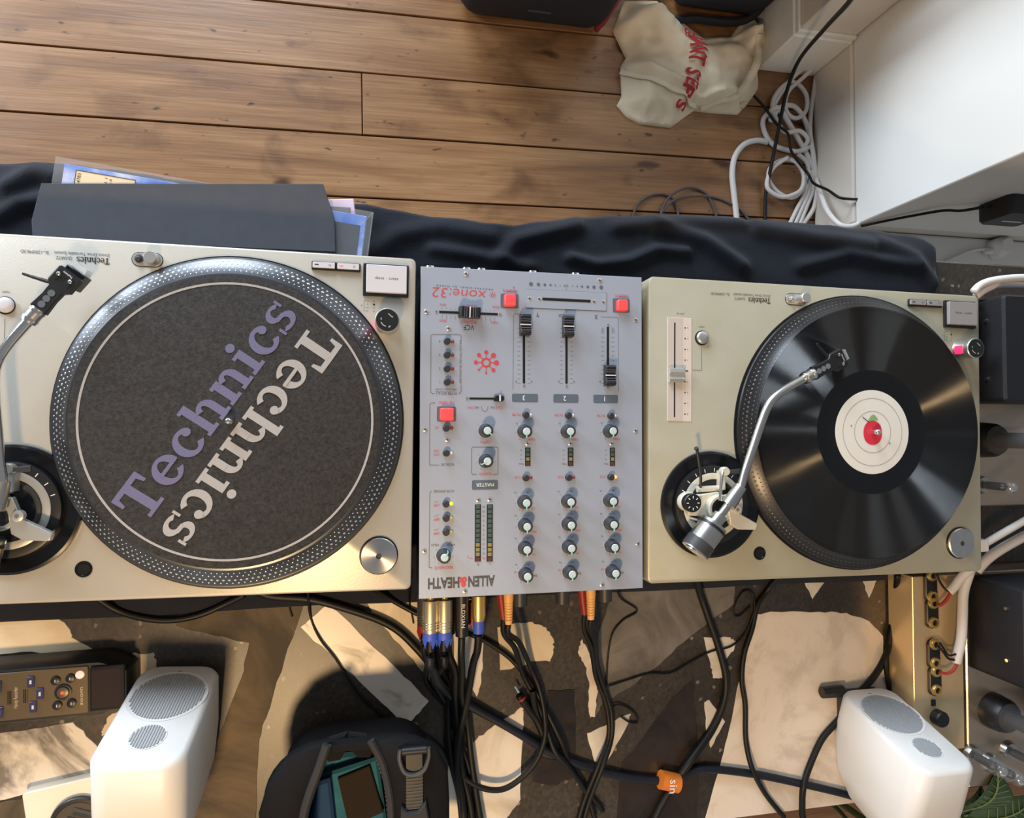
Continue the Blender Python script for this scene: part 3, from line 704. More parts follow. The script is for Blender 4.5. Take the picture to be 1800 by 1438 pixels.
for R_ in (.0400, .0245):
    o = MB()
    for i in range(72):
        a, b_ = 2*PI*i/72, 2*PI*(i+1)/72
        o.flat([(R_*math.cos(a), R_*math.sin(a)), ((R_+.0005)*math.cos(a), (R_+.0005)*math.sin(a)), ((R_+.0005)*math.cos(b_), (R_+.0005)*math.sin(b_)), (R_*math.cos(b_), R_*math.sin(b_))], 0)
    o.build('label_ring', M_LINE, lb, (0, 0, .0041))
MB().flat([(.0135*math.cos(a)*(1-.06*math.cos(2*a)), .0143*math.sin(a)-.001) for a in [2*PI*i/40 for i in range(40)]], 0).build('red_fruit_print', mat('red_print', (212, 44, 66), .55), lb, (0, 0, .0042))
MB().flat([(-.0065+.0135*t_, .0130+.0062*math.sin(PI*t_)+.0025*t_) for t_ in [i/12 for i in range(13)]] + [(-.0065+.0135*t_, .0125+.0022*t_) for t_ in [i/6 for i in range(6, -1, -1)]], 0).build('leaf_print', mat('green_print', (136, 170, 110), .6), lb, (0, 0, .0044))
o = MB(); quad_line(o, (-.0140, .0178), (-.0055, .0118), .0009, 0); o.build('stalk_print', M_INK, lb, (0, 0, .0046))
for x, y in ((-.029, .0075), (.023, -.0135)): MB().flat(circle(x, y, .0009, 10), 0).build('label_speck', M_INKG, lb, (0, 0, .0042))
# ------------------------------------------------------------------ mixer
M_MIX = mat('mixer_grey', (166, 175, 192), 0.45, 0.3, bump=(500, .05, U))
M_MIXD = mat('mixer_black_side', (24, 24, 26), 0.5)
M_RED = mat('red_button', (246, 78, 80), 0.45, emit=0.12)  # plain plastic, no lamp; a faint glow is added to the red
M_REDINK = mat('red_ink', (206, 66, 74), 0.6)
M_SLATE = mat('slate_panel_ink', (84, 98, 114), 0.55)
M_CAPW = mat('knob_cap_pale', (188, 203, 208), 0.4)
M_TEAL = mat('knob_pointer_teal', (146, 206, 204), 0.45)
M_KNOB = mat('knob_charcoal', (50, 51, 56), 0.45)
M_BTN = mat('button_charcoal', (42, 43, 48), 0.5)
M_SCREW = mat('screw_nickel', (214, 208, 202), 0.3, 0.8)
M_LEDR = mat('led_red_off', (140, 40, 44), 0.25)
M_LEDC = mat('led_clear', (206, 204, 198), 0.2)
M_LEDY = mat('led_yellow_dim', (196, 186, 84), 0.3)
M_LEDYON = mat('led_yellow_on', (250, 236, 60), 0.3, emit=1.2)
M_LEDO = mat('led_orange_on', (255, 150, 50), 0.3, emit=2.0)
M_GREENS = mat('meter_green', (72, 92, 86), 0.3)
M_YELS = mat('meter_yellow', (142, 132, 82), 0.3)
M_REDS = mat('meter_red', (92, 58, 62), 0.3)
M_FADER = mat('fader_black', (26, 27, 30), 0.35)
MH = ZT - TB
mixer = thing('dj_mixer', 'grey mixer console with red square buttons between the two turntables', 'mixer', (0, 0, TB))
MWD, MDP = .2522, .3550
MB().box(.002, MWD-.002, .004, MDP-.002, .008, MH-.0015).build('chassis', M_MIXD, mixer)
for fx in (.03, MWD-.03):
    for fy_ in (.03, MDP-.03): MB().lathe([(.009, .0029), (.010, .009)], (fx, fy_, 0), 16).build('foot', M_RUB, mixer)
MB().slab([(0, 0), (MWD, 0), (MWD, MDP), (0, MDP)], MH-.0016, MH, .0005).build('top_panel', M_MIX, mixer)
def mp(x, y): q = at(x, y, ZT); return q.x, q.y
def mtxt(s, x, y, cap_px, m, w_px=None, rz=PI, **k):
    a = mp(x, y); sc = 1/1580.0
    return text(s, a[0], a[1], MH+.0003, cap_px*sc, m, mixer, rz, w_px*sc if w_px else None, **k)
def mline(pts, m=M_INKG, wd=.0005, nm='printed_line'):
    o = MB(); w_ = [mp(*p) for p in pts]
    for a, b_ in zip(w_[:-1], w_[1:]): quad_line(o, a, b_, wd, 0)
    o.build(nm, m, mixer, (0, 0, MH+.0003))
# knobs share their meshes
me_knob = MB().lathe([(.0078, 0), (.0078, .0012), (.0072, .002), (.0066, .0125), (.0058, .0138)], n=28).mesh('knob', M_KNOB)
me_skirt = MB().lathe([(.0080, 0), (.0080, .0008)], n=28).mesh('skirt', M_ALU)
me_cap = MB().lathe([(.0041, .0135), (.0041, .0143), (.0035, .0148)], n=24).mesh('cap', M_CAPW)
me_ptr = MB().box(-.0006, .0006, .0010, .0060, .0138, .0150).box(-.0006, .0006, .0058, .0072, .004, .0138).mesh('pointer', M_TEAL)
def knob(x, y, deg):
    a = mp(x, y); k = link('knob', me_knob, mixer, (a[0], a[1], MH), math.radians(deg))
    link('skirt', me_skirt, k); link('cap', me_cap, k); link('pointer', me_ptr, k); return k
def scale_marks(x, y, n=7):
    a = mp(x, y); o = MB()
    for i in range(n):
        q = math.radians(-60 + 300*i/(n-1)); r0, r1 = .0092, .0106
        quad_line(o, (a[0]+r0*math.cos(q), a[1]+r0*math.sin(q)), (a[0]+r1*math.cos(q), a[1]+r1*math.sin(q)), .0003, 0)
    o.build('knob_scale', M_INKG, mixer, (0, 0, MH+.0003))
chs = (('1', 1), ('2', 0), ('3', -1))
KX = {'lo': ((1071,879),(997.6,880.4),(921,882)), 'mid': ((1072,919.6),(998.4,920.4),(922,922.8)), 'hi': ((1073.6,958.8),(998.7,960.4),(922,962.8)),
      'gain': ((1075,1003.6),(1000,1005),(922.8,1009)), 'send': ((1070.5,757.6),(996.7,758.3),(921,758.3))}
for key, pts in KX.items():
    for (x, y) in pts:
        knob(x, y, 180); scale_marks(x, y)
        if key == 'send': mtxt('TRIM', x+14, y+14, 4, M_REDINK)
        else: mtxt({'lo': 'LO', 'mid': 'MID', 'hi': 'HI', 'gain': 'PAD'}[key], x+16, y+12 if key != 'gain' else y+3, 4, M_REDINK if key != 'gain' else M_INKG)
        if key != 'send':
            mtxt('+6', x-15, y-16, 3, M_INKG); mtxt('-30', x+7, y-17, 3, M_INKG)
            if key != 'gain': mtxt('0', x-2, y+15, 3.4, M_REDINK)
            else: mtxt('LINE', x-15, y-3, 3.2, M_REDINK)
        else: mtxt('10', x-13, y-14, 3, M_INKG)
knob(853.5, 757, 225); scale_marks(853.5, 757); mtxt('DEPTH', 853, 777, 4.6, M_REDINK, 17)
knob(853.5, 810, 118); scale_marks(853.5, 810); mtxt('MONITOR', 853, 833, 4.6, M_REDINK, 22)
knob(779.5, 976, -34); scale_marks(779.5, 976); mtxt('RESONANCE', 780, 998, 5, M_REDINK, 31); mtxt('MILD', 764.5, 958, 4, M_INKG); mtxt('WILD', 793, 957.5, 4, M_INKG)
# push buttons with a small lamp at their side
me_btn = MB().lathe([(.0037, 0), (.0036, .0052), (.0028, .0062)], n=20).mesh('push_button', M_BTN)
me_led = {}
def led_mesh(m):
    if m.name not in me_led: me_led[m.name] = MB().lathe([(.0018, 0), (.0018, .0014), (.0012, .0022), (.0004, .0025)], n=14).mesh('lamp', m, ang=1.2)
    return me_led[m.name]
def button(x, y, ledm):
    a = mp(x-1.5, y+.5); b_ = link('push_button', me_btn, mixer, (a[0], a[1], MH)); link('lamp', led_mesh(ledm), b_, (.0060, 0, 0))
for x, y in ((1074,730.6),(999.6,729.8),(925,729)): button(x, y, M_LEDC); mtxt('FILTER', x-18, y, 4, M_REDINK, 15)
for i, (x, y) in enumerate(((1074,838),(1000,838.7),(925,839.4))): button(x, y, M_LEDO if i == 0 else M_LEDR); mtxt('CUE', x-15, y, 4, M_REDINK, 10)
for i, y in enumerate((600, 624, 648.3, 671.7)): button(787, y, M_LEDR); mtxt(str(4-i), 773, y, 4, M_INKG)
button(785.5, 752.5, M_LEDR); mtxt('x2', 768, 752.5, 4.5, M_REDINK); button(785.5, 796, M_LEDC); mtxt('ON', 767, 792.5, 4.2, M_REDINK); mtxt('LFO', 767, 799, 4.2, M_REDINK)
for i, (y, s_) in enumerate(((885, 'LPF'), (910, 'BPF'), (934.5, 'HPF'))):
    button(785, y, M_LEDYON if i == 0 else M_LEDY); mtxt(s_, 767, y+3, 4.4, M_REDINK, 9); mline([(763, y-2.5), (768, y-3), (771, y-6 if i else y-4)], wd=.0003)
# red square buttons on slate grounds
def red_button(x0, y0, x1, y1, gx0, gy0, gx1, gy1):
    cx, cy = mp((gx0+gx1)/2, (gy0+gy1)/2); a = mp(gx0, gy0); b_ = mp(gx1, gy1)
    MB().flat(rrect(cx, cy, b_[0]-a[0], a[1]-b_[1], .0016), 0).build('slate_ground', M_SLATE, mixer, (0, 0, MH+.0003))
    cx, cy = mp((x0+x1)/2 - 1.2, (y0+y1)/2 + .8)
    MB().slab(rrect(cx, cy, (x1-x0)/1580, (y1-y0)/1580, .0022), MH+.0002, MH+.0068, .0012).build('square_button', M_RED, mixer)
red_button(774.6, 716.7, 798, 738.6, 768, 714.5, 801.6, 741); mtxt('TAP-TEMPO', 785, 707.5, 4.6, M_REDINK, 27)
red_button(886.5, 518, 907, 539, 880, 516, 911.5, 542.6); mtxt('TRANSMUTE', 897, 511, 4.6, M_REDINK, 27); mtxt('Y', 903, 505, 4.5, M_INKG)
red_button(1083, 527, 1103, 547.6, 1077, 524.5, 1106.7, 550); mtxt('TRANSMUTE', 1093.4, 520.3, 4.6, M_REDINK, 26)
# faders
me_fc = MB().add([(x, y, z) for x in (-.0057, .0057) for y, z in ((-.0120, 0), (-.0115, .0095), (-.0090, .0118), (-.0070, .0112), (-.0030, .0092), (0, .0088), (.0030, .0092), (.0070, .0112), (.0090, .0118), (.0115, .0095), (.0120, 0))],
                 [tuple(range(11)), tuple(range(21, 10, -1))] + [(i, (i+1) % 11, 11+(i+1) % 11, 11+i) for i in range(11)]).mesh('fader_cap', M_FADER, ang=.3)
me_fl = MB().box(-.0058, .0058, -.0006, .0006, .0080, .0096).mesh('white_line', M_WHITEINK)
me_rib = MB().box(-.0056, .0056, -.0003, .0003, .0094, .0112).mesh('grip_rib', mat('grip_grey', (96, 102, 116), .3))
def fader(x, y, rz=0):
    a = mp(x, y); f = link('fader_cap', me_fc, mixer, (a[0], a[1], MH+.0015), rz, .0005); link('white_line', me_fl, f)
    for q in (-.0036, -.0058, .0036, .0058): link('grip_rib', me_rib, f, (0, q, 0))
def slot(x0, y0, x1, y1, wd=.0026):
    o = MB(); quad_line(o, mp(x0, y0), mp(x1, y1), wd, 0); o.build('fader_slot', mat('black_void', (6, 6, 7), .9), mixer, (0, 0, MH+.0004))
me_scr = MB().lathe([(.0027, 0), (.0026, .0006), (.0016, .0011)], n=18).mesh('screw', M_SCREW)
me_x = MB().box(-.0012, .0012, -.0003, .0003, .0010, .0013).box(-.0003, .0003, -.0012, .0012, .0010, .0013).mesh('cross_slot', M_INK)
me_hole = MB().lathe([(.0016, 0), (.0016, .0006)], n=12).mesh('small_screw', M_SCREW)
def screw(x, y, small=False):
    a = mp(x, y); s_ = link('screw', me_hole if small else me_scr, mixer, (a[0], a[1], MH), random.uniform(0, 1.5))
    c = link('cross_slot', me_x, s_)
    if small: c.scale = (.5, .5, .6)
for x, capy, y0, y1, sy in ((920.8, 573, 559, 674, 678), (995.6, 576, 560, 674.5, 679), (1068.3, 661, 575, 677, 682)):
    slot(x, y0, x, y1); fader(x, capy); screw(x, sy, True)
    o = MB()
    for k in range(13):
        yy = 577 + 97*k/12
        for s_ in (-1, 1): quad_line(o, mp(x+s_*6.2, yy), mp(x+s_*11.5, yy), .00035, 0)
    o.build('fader_scale', M_INKG, mixer, (0, 0, MH+.0003))
    for s_ in (-1, 1): mtxt('10' if y0 > 570 else '0', x+s_*9, 581, 4, M_INKG) if y0 > 570 else None; mtxt('0', x+s_*13.5, 671, 3.6, M_INK)
screw(1068.5, 571.4, True)
slot(772, 548.4, 875, 552.6); fader(824, 551.5, PI/2 - .04); screw(767, 548, True); screw(878.7, 552.6, True)
o = MB()
for k in range(13):
    xx = 777 + 92*k/12; yy = 548.6 + 4*k/12
    quad_line(o, mp(xx, yy-8), mp(xx, yy-5.5), .0003, 0); quad_line(o, mp(xx, yy+5.5), mp(xx, yy+12), .0003, 0)
o.build('fader_scale', M_INKG, mixer, (0, 0, MH+.0003))
slot(825, 700.5, 884, 701, .0022); screw(821, 700.6, True)
a = mp(876, 700.5); lv = MB().loft([[(a[0]+x, a[1]+y, MH+z) for x, y in rrect(0, 0, .0125*s_, .0068*s_, .0033*s_)] for z, s_ in ((.0004, 1), (.0030, 1), (.0042, .8))]).build('mode_lever', M_FADER, mixer)
MB().box(a[0]+.0004, a[0]+.0016, a[1]-.0030, a[1]+.0034, MH+.004, MH+.0062).build('lever_tip', M_WHITEINK, lv)
mtxt('CH1', 827, 716.7, 4.6, M_REDINK); mtxt('CH2', 877, 716.7, 4.6, M_REDINK); mtxt('MF', 838, 716, 4, M_INKG); mtxt('FN', 866, 716, 4, M_INKG); mline([(846, 714), (847.5, 721), (852, 724), (856.5, 721), (858, 714)], wd=.0004)
# crossfader plate (its knob has been taken off)
c4 = [mp(924.6, 541), mp(1065.5, 546.6), mp(1065.8, 515), mp(924.8, 508.8)]
MB().slab(c4, MH, MH+.0007, .0002).build('crossfader_plate', M_MIX, mixer)
mline([(924.6, 541.3), (1065.7, 546.9), (1066, 514.8), (924.6, 508.6), (924.5, 541.3)], M_INKG, .0004)
o = MB(); quad_line(o, mp(953, 525.8), mp(1037.6, 529.8), .0030, 0); o.build('fader_slot', mat('black_void', (6, 6, 7), .9), mixer, (0, 0, MH+.0010))
for x, y in ((930.6,525),(947.5,525.7),(1043.7,530.3),(1060,531)): screw(x, y)
for x, y, r in ((933.2,499.4,3.5),(946.3,500,2.9),(957.5,500.7,2.4),(967.6,501,1.9),(976,501.5,1.2),(984.5,502,.8),(1006.6,503,.8),(1014.5,503.4,1.3),(1023,503.8,1.9),(1033,504.4,2.4),(1044,504.8,2.9),(1056.7,505.3,3.4)):
    a = mp(x, y); MB().flat(circle(0, 0, r/1560, 18), 0).build('printed_dot', M_SLATE, mixer, (a[0], a[1], MH+.0003))
mtxt('VCA', 995, 502.5, 5, M_INKG, 8.5); mline([(995.4, 507), (995.4, 511)], wd=.0003); mline([(995.4, 545.5), (995.4, 549.5)], wd=.0003)
mtxt('CROSSFADER', 995.7, 555, 5.2, M_INKG, 30); mtxt('X', 1047.7, 557.4, 8, M_INK, 5.5); mtxt('Y', 945, 553.6, 8, M_INK, 5.5)
# lettering, logos
mtxt('ALLEN', 846.5, 1021.5, 17, mat('charcoal_ink', (72, 74, 78), .6), 46, bold=.035); mtxt('&', 813.5, 1023, 16, mat('red_ink_bright', (200, 62, 68), .6), 14, bold=.03); mtxt('HEATH', 780, 1025, 17, MATS['charcoal_ink'], 53, bold=.035)
mtxt('xone:32', 807.5, 516.5, 17, mat('red_ink_bright', (200, 62, 68), .6), 92, rz=PI-.03, shear=.12, bold=-.012)
mtxt('P R O F E S S I O N A L   D J   M I X E R', 817, 505, 2.4, M_INK, 98, rz=PI-.03)
def flower(x, y, r, dot):
    a = mp(x, y); o = MB(); n_ = 8
    for i in range(20):
        q, q2 = 2*PI*i/20, 2*PI*(i+1)/20
        o.flat([(r*.26*math.cos(q), r*.26*math.sin(q)), (r*.40*math.cos(q), r*.40*math.sin(q)), (r*.40*math.cos(q2), r*.40*math.sin(q2)), (r*.26*math.cos(q2), r*.26*math.sin(q2))], 0)
    for i in range(n_):
        q = PI/2 + 2*PI*i/n_; dr = r*dot*(1.25 if i in (6, 7) else (.55 if i in (3, 4) else 1)); c = (r*.86*math.cos(q), r*.86*math.sin(q))
        quad_line(o, (r*.38*math.cos(q), r*.38*math.sin(q)), c, r*.06, 0); o.flat(circle(*c, dr, 14), .00005)
    o.build('emblem', MATS['red_ink_bright'], mixer, (a[0], a[1], MH+.0003))
flower(854.5, 637.5, .0132, .17); flower(865.5, 519, .0036, .13)
mtxt('VCF', 824, 575.8, 9, M_INK, 18.5); mtxt('FREQUENCY', 824.5, 566, 5, M_REDINK, 29); mtxt('LFO DEPTH', 824.5, 538, 4.6, M_REDINK, 26)
mtxt('MIN', 778.6, 535.5, 4.2, M_REDINK); mtxt('MAX', 871, 539.7, 4.2, M_REDINK); mtxt('20kHz', 778.5, 564, 4.2, M_REDINK, 13); mtxt('100Hz', 868.6, 567, 4.2, M_REDINK, 12)
mtxt('FILTER RECALL', 784, 691, 5.6, M_INKG, 36); mtxt('PRESS & HOLD TO STORE', 784, 684.5, 2.8, M_INKG, 35)
mtxt('DRS DIGITAL RECALL SYSTEM', 809.5, 636, 3.4, M_INKG, 74, rz=PI/2)
mtxt('FILTER LFO', 786.5, 816.5, 4.4, M_INKG, 22); mtxt('FILTER RESPONSE', 780, 863.5, 4, M_INKG, 34)
mline([(810.5, 598), (810.5, 591), (808, 588), (760, 588), (757.5, 590), (757, 689), (760, 692), (764, 692)]); mline([(806, 692), (809, 690.5), (810.5, 688), (810.5, 676)])
mline([(765, 708), (757.5, 708.5), (755.5, 711), (755, 817.5), (772, 817.5)]); mline([(758.5, 863.5), (755.5, 865.5), (754, 997), (760, 998.5)])
mline([(838, 834), (831, 834), (829, 832), (829, 788), (831, 786), (873, 786), (875.5, 788), (875.5, 832), (873.5, 834), (867, 834)])
mline([(934, 552.5), (904.5, 552), (902.5, 554), (901.5, 685)], wd=.0004); mline([(1056, 557.3), (1084.5, 558), (1086.5, 560), (1087, 688)], wd=.0004)
for s_, x0, y0, x1, y1 in (('3', 900, 692, 945.5, 707), ('2', 972.6, 693, 1016.4, 708), ('1', 1043, 694, 1086, 708.7), ('MASTER', 829.5, 844.4, 875.3, 860)):
    a, b_ = mp(x0, y0), mp(x1, y1)
    MB().flat(rrect((a[0]+b_[0])/2, (a[1]+b_[1])/2, b_[0]-a[0], a[1]-b_[1], .0016), 0).build('name_plate', M_SLATE, mixer, (0, 0, MH+.0003))
    t_ = mtxt(s_, (x0+x1)/2 - (2 if len(s_) == 1 else 0), (y0+y1)/2, 8.5 if len(s_) == 1 else 6, M_WHITEINK, None if len(s_) == 1 else 31); t_.location.z = MH + .0006
# meters
def meter(x0, y0, x1, y1, cols):
    a, b_ = mp(x0, y0), mp(x1, y1); e = MB().slab([(a[0], b_[1]), (b_[0], b_[1]), (b_[0], a[1]), (a[0], a[1])], MH, MH+.0006, .0002).build('level_meter', M_BLK, mixer)
    n_ = len(cols); hh = (a[1]-b_[1])/n_
    for i, c in enumerate(cols):
        yt = a[1] - hh*i
        MB().slab([(a[0]+.0012, yt-hh*.88), (b_[0]-.0012, yt-hh*.88), (b_[0]-.0012, yt-hh*.12), (a[0]+.0012, yt-hh*.12)], MH+.0004, MH+.0011, .0002).build('meter_segment', c, e)
for x0, x1 in ((1072, 1080.7), (998, 1007.7), (923, 932.3)):
    meter(x0, 786.8, x1, 819, [M_GREENS, M_GREENS, M_YELS, M_REDS])
    for k, s_ in enumerate(('-10', '0', '+5', 'PEAK')): mtxt(s_, x0-7, 791.5+8*k, 2.6, M_INKG)
for x0, x1 in ((834.8, 845), (855.6, 866)): meter(x0, 886.8, x1, 986.8, [M_GREENS]*8 + [M_YELS]*3 + [M_REDS])
for k, s_ in enumerate(('30', '20', '15', '12', '9', '6', '3', '0', '3', '6', '10', 'PK')): mtxt(s_, 850.3, 891+8.2*k, 3.4, M_INKG if k < 11 else M_REDINK)
mtxt('R', 840, 992.5, 3.6, M_INKG); mtxt('L', 861, 992, 3.6, M_INKG); mtxt('+', 822.5, 979, 5, M_REDINK); mtxt('-', 822.5, 987, 5, M_REDINK); mline([(824, 981.5), (831, 981.5)], M_REDINK, .0003)
for x, y in ((1075,779.5),(1002.5,779.5),(927,779.5),(1117,757),(747,755),(786,773),(840.4,878.8),(860.4,878),(817,1039),(745.7,968.4),(1121,955.6),(1058.4,1028),(1054,493),(1117,562.6),(819,481.5),(749,548),(788,577.4)): screw(x, y)
# nuts of the sockets on the front face, trim knobs on the rear face
for x in (756, 820, 846, 936, 1011):
    p = at(x, 473, ZT-.012); MB().rod((p.x, MDP-.003, MH-.012), (p.x, MDP+.0035, MH-.012), .0060, .0050, 14).build('socket_nut', M_CHROME, mixer)
for x in (.117, .167, .219):
    rk = MB().rod((x, .004, MH-.034), (x, -.0215, MH-.034), .0088, .0080, 20).build('rear_trim_knob', M_KNOB, mixer)
    MB().rod((x, .002, MH-.026), (x, -.002, MH-.026), .0085, .0085, 18).build('knob_nut', M_STEEL, rk)
# ------------------------------------------------------------------ plugs and cables on the table
M_CABLE = mat('black_cable', (12, 12, 13), 0.5, spec=0.35)
M_CABLEB = mat('navy_cable', (20, 25, 38), 0.5, spec=0.35)
M_NICKEL = mat('nickel_plug', (206, 192, 160), 0.36, 0.85)
M_GOLD = mat('gold_plug', (224, 188, 112), 0.32, 0.85)
M_BLUE = mat('blue_boot', (62, 92, 200), 0.5)
M_REDB = mat('red_boot', (142, 34, 30), 0.5)
M_ORNG = mat('orange_plug', (236, 178, 104), 0.5)
M_WCABLE = mat('white_cable', (222, 218, 216), 0.5)
def cpath(pts):
    out = []
    for p in pts:
        q = at(p[0], p[1], TB + p[2]); out.append((q.x, q.y, q.z))
    return out
def cable(label, pts, r, m=None, name='cable', group=None, world=False, sub=5):
    o = MB().tube(pts if world else cpath(pts), r, 10, sub).build(name, m or M_CABLE, ang=3)
    return tag(o, label, 'cable', group)
ZP = ZT - .034
def barrel_plug(o, x, z, m, boot, y0=-.001, L=.046):
    """jack plug pushed into the rear panel, along -Y"""
    b = MB().rod((x, y0, z), (x, y0-.010, z), .0046, .0046, 16).build('plug_collar', M_GOLD, o)
    MB().tube([(x, y0-.009, z), (x, y0-.0095, z), (x, y0-.012, z), (x, y0-.030, z), (x, y0-L+.004, z), (x, y0-L, z)], [.0060, .0085, .0088, .0088, .0086, .0080], 24, 0).build('plug_barrel', m, o)
    for k in range(3): MB().torus((x, y0-L+.006+.003*k, z), .0087, .0004, 24, 6, axis='y').build('barrel_ring', M_STEEL, b)
    bt = MB().rod((x, y0-L+.001, z), (x, y0-L-.007, z), .0086, .0086, 20).build('boot_ring', boot, o)
    for k in range(5):
        a = 2*PI*k/5 + .3
        MB(Matrix.Translation((x, 0, z)) @ Matrix.Rotation(a, 4, 'Y')).add([(-.0042, y0-L-.006, .0083), (.0042, y0-L-.006, .0083), (0, y0-L-.016, .0074), (-.003, y0-L-.006, .0066), (.003, y0-L-.006, .0066), (0, y0-L-.014, .0062)],
            [(0, 1, 2), (5, 4, 3), (0, 2, 5, 3), (1, 4, 5, 2), (0, 3, 4, 1)]).build('boot_finger', boot, bt)
    MB().rod((x, y0-L-.004, z), (x, y0-L-.020, z), .0062, .0048, 16).build('cable_boot', M_CABLE, o)
jy = -.066
specs = [(.015, ZP, M_NICKEL, M_BLUE, 'upper', [(760,1175,.060),(772,1202,.035),(800,1228,.012),(835,1246,.008),(900,1282,.007),(960,1318,.006),(1020,1345,.006),(1090,1364,.006),(1150,1372,.006),(1196,1372,.006)], 'navy cable with nickel plug and blue boot crossing the marble', M_CABLEB, .0052),
         (.0305, ZP, M_NICKEL, M_BLUE, 'upper', [(778,1170,.060),(764,1196,.030),(776,1222,.012),(790,1252,.008),(786,1300,.008),(795,1345,.008),(808,1400,.008),(815,1470,.008)], 'black cable with nickel plug and blue boot second from the left', M_CABLE, .0042)]
for x, z, m_, bt, _, path, lab, cm, r in specs:
    pts = [(x, jy-.008, z), (x, jy-.018, z-.002)] + cpath(path)
    o = cable(lab, pts, r, cm, world=True); barrel_plug(o, x, z, m_, bt)
for x, path, lab in ((.0105, [(752,1170,.030),(748,1195,.012),(770,1225,.006),(806,1262,.006),(812,1330,.006),(822,1400,.006),(826,1470,.006)], 'black cable with red boot under the leftmost nickel plug'),
                     (.0245, [(775,1180,.028),(790,1215,.010),(800,1280,.006),(822,1340,.006),(836,1400,.006),(842,1470,.006)], 'black cable in the shadow under the second nickel plug')):
    pts = [(x, jy-.004, ZP-.030), (x, jy-.014, ZP-.033)] + cpath(path)
    o = cable(lab, pts, .0038, world=True); barrel_plug(o, x, ZP-.030, M_DARKG, M_REDB)
# lettered slim black jack
x = .0500
o = cable('slim black cable with white lettered jack plug', [(x, -.052, ZP), (x, -.075, ZP-.004)] + cpath([(812,1180,.05),(812,1220,.025),(822,1275,.013),(828,1330,.012),(838,1400,.012),(850,1470,.012)]), .0040, world=True)
MB().rod((x, -.001, ZP), (x, -.008, ZP), .0052, .0052, 16).build('plug_collar', M_STEEL, o)
pb = MB().rod((x, -.006, ZP), (x, -.052, ZP), .0078, .0072, 20).build('plug_barrel', M_BLK, o)
text('BLDXIAN', x+.0006, -.028, ZP+.0081, .0040, M_WHITEINK, pb, rz=-PI/2, width=.026)
MB().rod((x-.013, -.001, ZP-.010), (x-.013, -.052, ZP-.012), .0076, .0070, 18).build('second_plug', M_BLK, o)
o2 = cable('slim black cable beside the white lettered plug', [(x-.013, -.050, ZP-.012), (x-.013, -.075, ZP-.016)] + cpath([(800,1180,.045),(800,1230,.02),(806,1290,.012),(812,1350,.012),(826,1410,.012),(834,1470,.012)]), .0040, world=True)
# gold plug with plain blue band
x = .0690
o = cable('black cable with gold plug and plain blue band', [(x, -.052, ZP), (x-.0005, -.072, ZP-.006)] + cpath([(832,1165,.055),(826,1200,.035),(818,1245,.020),(806,1300,.016),(803,1350,.016),(812,1400,.014),(818,1470,.014)]), .0044, world=True)
MB().rod((x, .001, ZP), (x, -.007, ZP), .0058, .0058, 18).build('plug_collar', M_GOLD, o)
MB().tube([(x, -.006, ZP), (x, -.008, ZP), (x, -.030, ZP), (x, -.036, ZP)], [.0066, .0080, .0080, .0066], 22, 0).build('plug_barrel', M_GOLD, o)
MB().rod((x, -.036, ZP), (x, -.050, ZP), .0066, .0062, 20).build('blue_band', M_BLUE, o)
MB().rod((x-.004, -.020, ZP-.022), (x-.004, -.046, ZP-.022), .0066, .0060, 18).build('lower_red_plug', M_REDB, o)
# paired phono leads
def phono(x, lab, path1, path2):
    o = cable(lab, [(x, -.042, ZP), (x+.001, -.055, ZP-.006)] + cpath(path1), .0034, world=True)
    MB().tube([(x, .000, ZP), (x, -.012, ZP), (x, -.022, ZP), (x, -.042, ZP)], [.0058, .0058, .0050, .0040], 16, 0).build('pale_plug', M_ORNG, o)
    for k in range(7): MB().torus((x, -.018-.0032*k, ZP), .0050-.0001*k, .0006, 16, 6, axis='y').build('plug_rib', M_ORNG, o)
    MB().tube([(x-.0062, .000, ZP-.014), (x-.0062, -.012, ZP-.014), (x-.005, -.024, ZP-.014), (x-.003, -.040, ZP-.014)], [.0056, .0056, .0048, .0038], 16, 0).build('red_plug', M_REDB, o)
    MB().tube([(x-.003, -.038, ZP-.014), (x-.001, -.060, ZP-.022)] + cpath(path2), .0034, 10, 5).build('second_lead', M_CABLE, o, ang=3)
phono(.1035, 'black phono lead with pale and red plugs looping under the mixer', [(913,1130,.035),(932,1172,.012),(948,1210,.010),(957,1255,.012),(957,1300,.016),(938,1345,.016),(900,1380,.015),(868,1389,.015),(832,1378,.014),(800,1350,.012),(790,1310,.012),(787,1250,.012),(790,1180,.010)],
      [(905,1140,.030),(918,1182,.008),(940,1225,.006),(958,1270,.006),(975,1320,.014),(1000,1350,.014),(1030,1392,.006),(1046,1440,.006)])
phono(.2015, 'black phono lead with pale and red plugs running down right of centre', [(1046,1130,.04),(1050,1170,.02),(1064,1215,.008),(1075,1255,.006),(1074,1300,.007),(1058,1350,.014),(1035,1410,.007),(1018,1475,.006)],
      [(1040,1140,.035),(1048,1190,.010),(1066,1240,.006),(1070,1295,.006),(1050,1350,.012),(1026,1410,.006),(1008,1475,.006)])
# orange tag on the navy cable and the rest of that cable
tg = thing('cable_tag', 'orange printed wrap clipped round the navy cable', 'tag', tuple(at(1170, 1366, TB)))
MB(Matrix.Rotation(math.radians(-6), 4, 'Z')).rod((-.013, .003, .0115), (.012, -.002, .0115), .0114, .0114, 20).build('wrap', mat('orange_tag', (214, 120, 40), .5), tg)
text('sin', 0, 0, .0232, .0105, M_WHITEINK, tg, rz=-PI/2-.10, width=.017)
cable('navy cable running from the orange tag to the small white speaker', [(1196,1370,.006),(1232,1352,.006),(1320,1360,.006),(1400,1376,.006),(1470,1392,.006),(1520,1406,.006),(1560,1416,.006)], .0050, M_CABLEB)
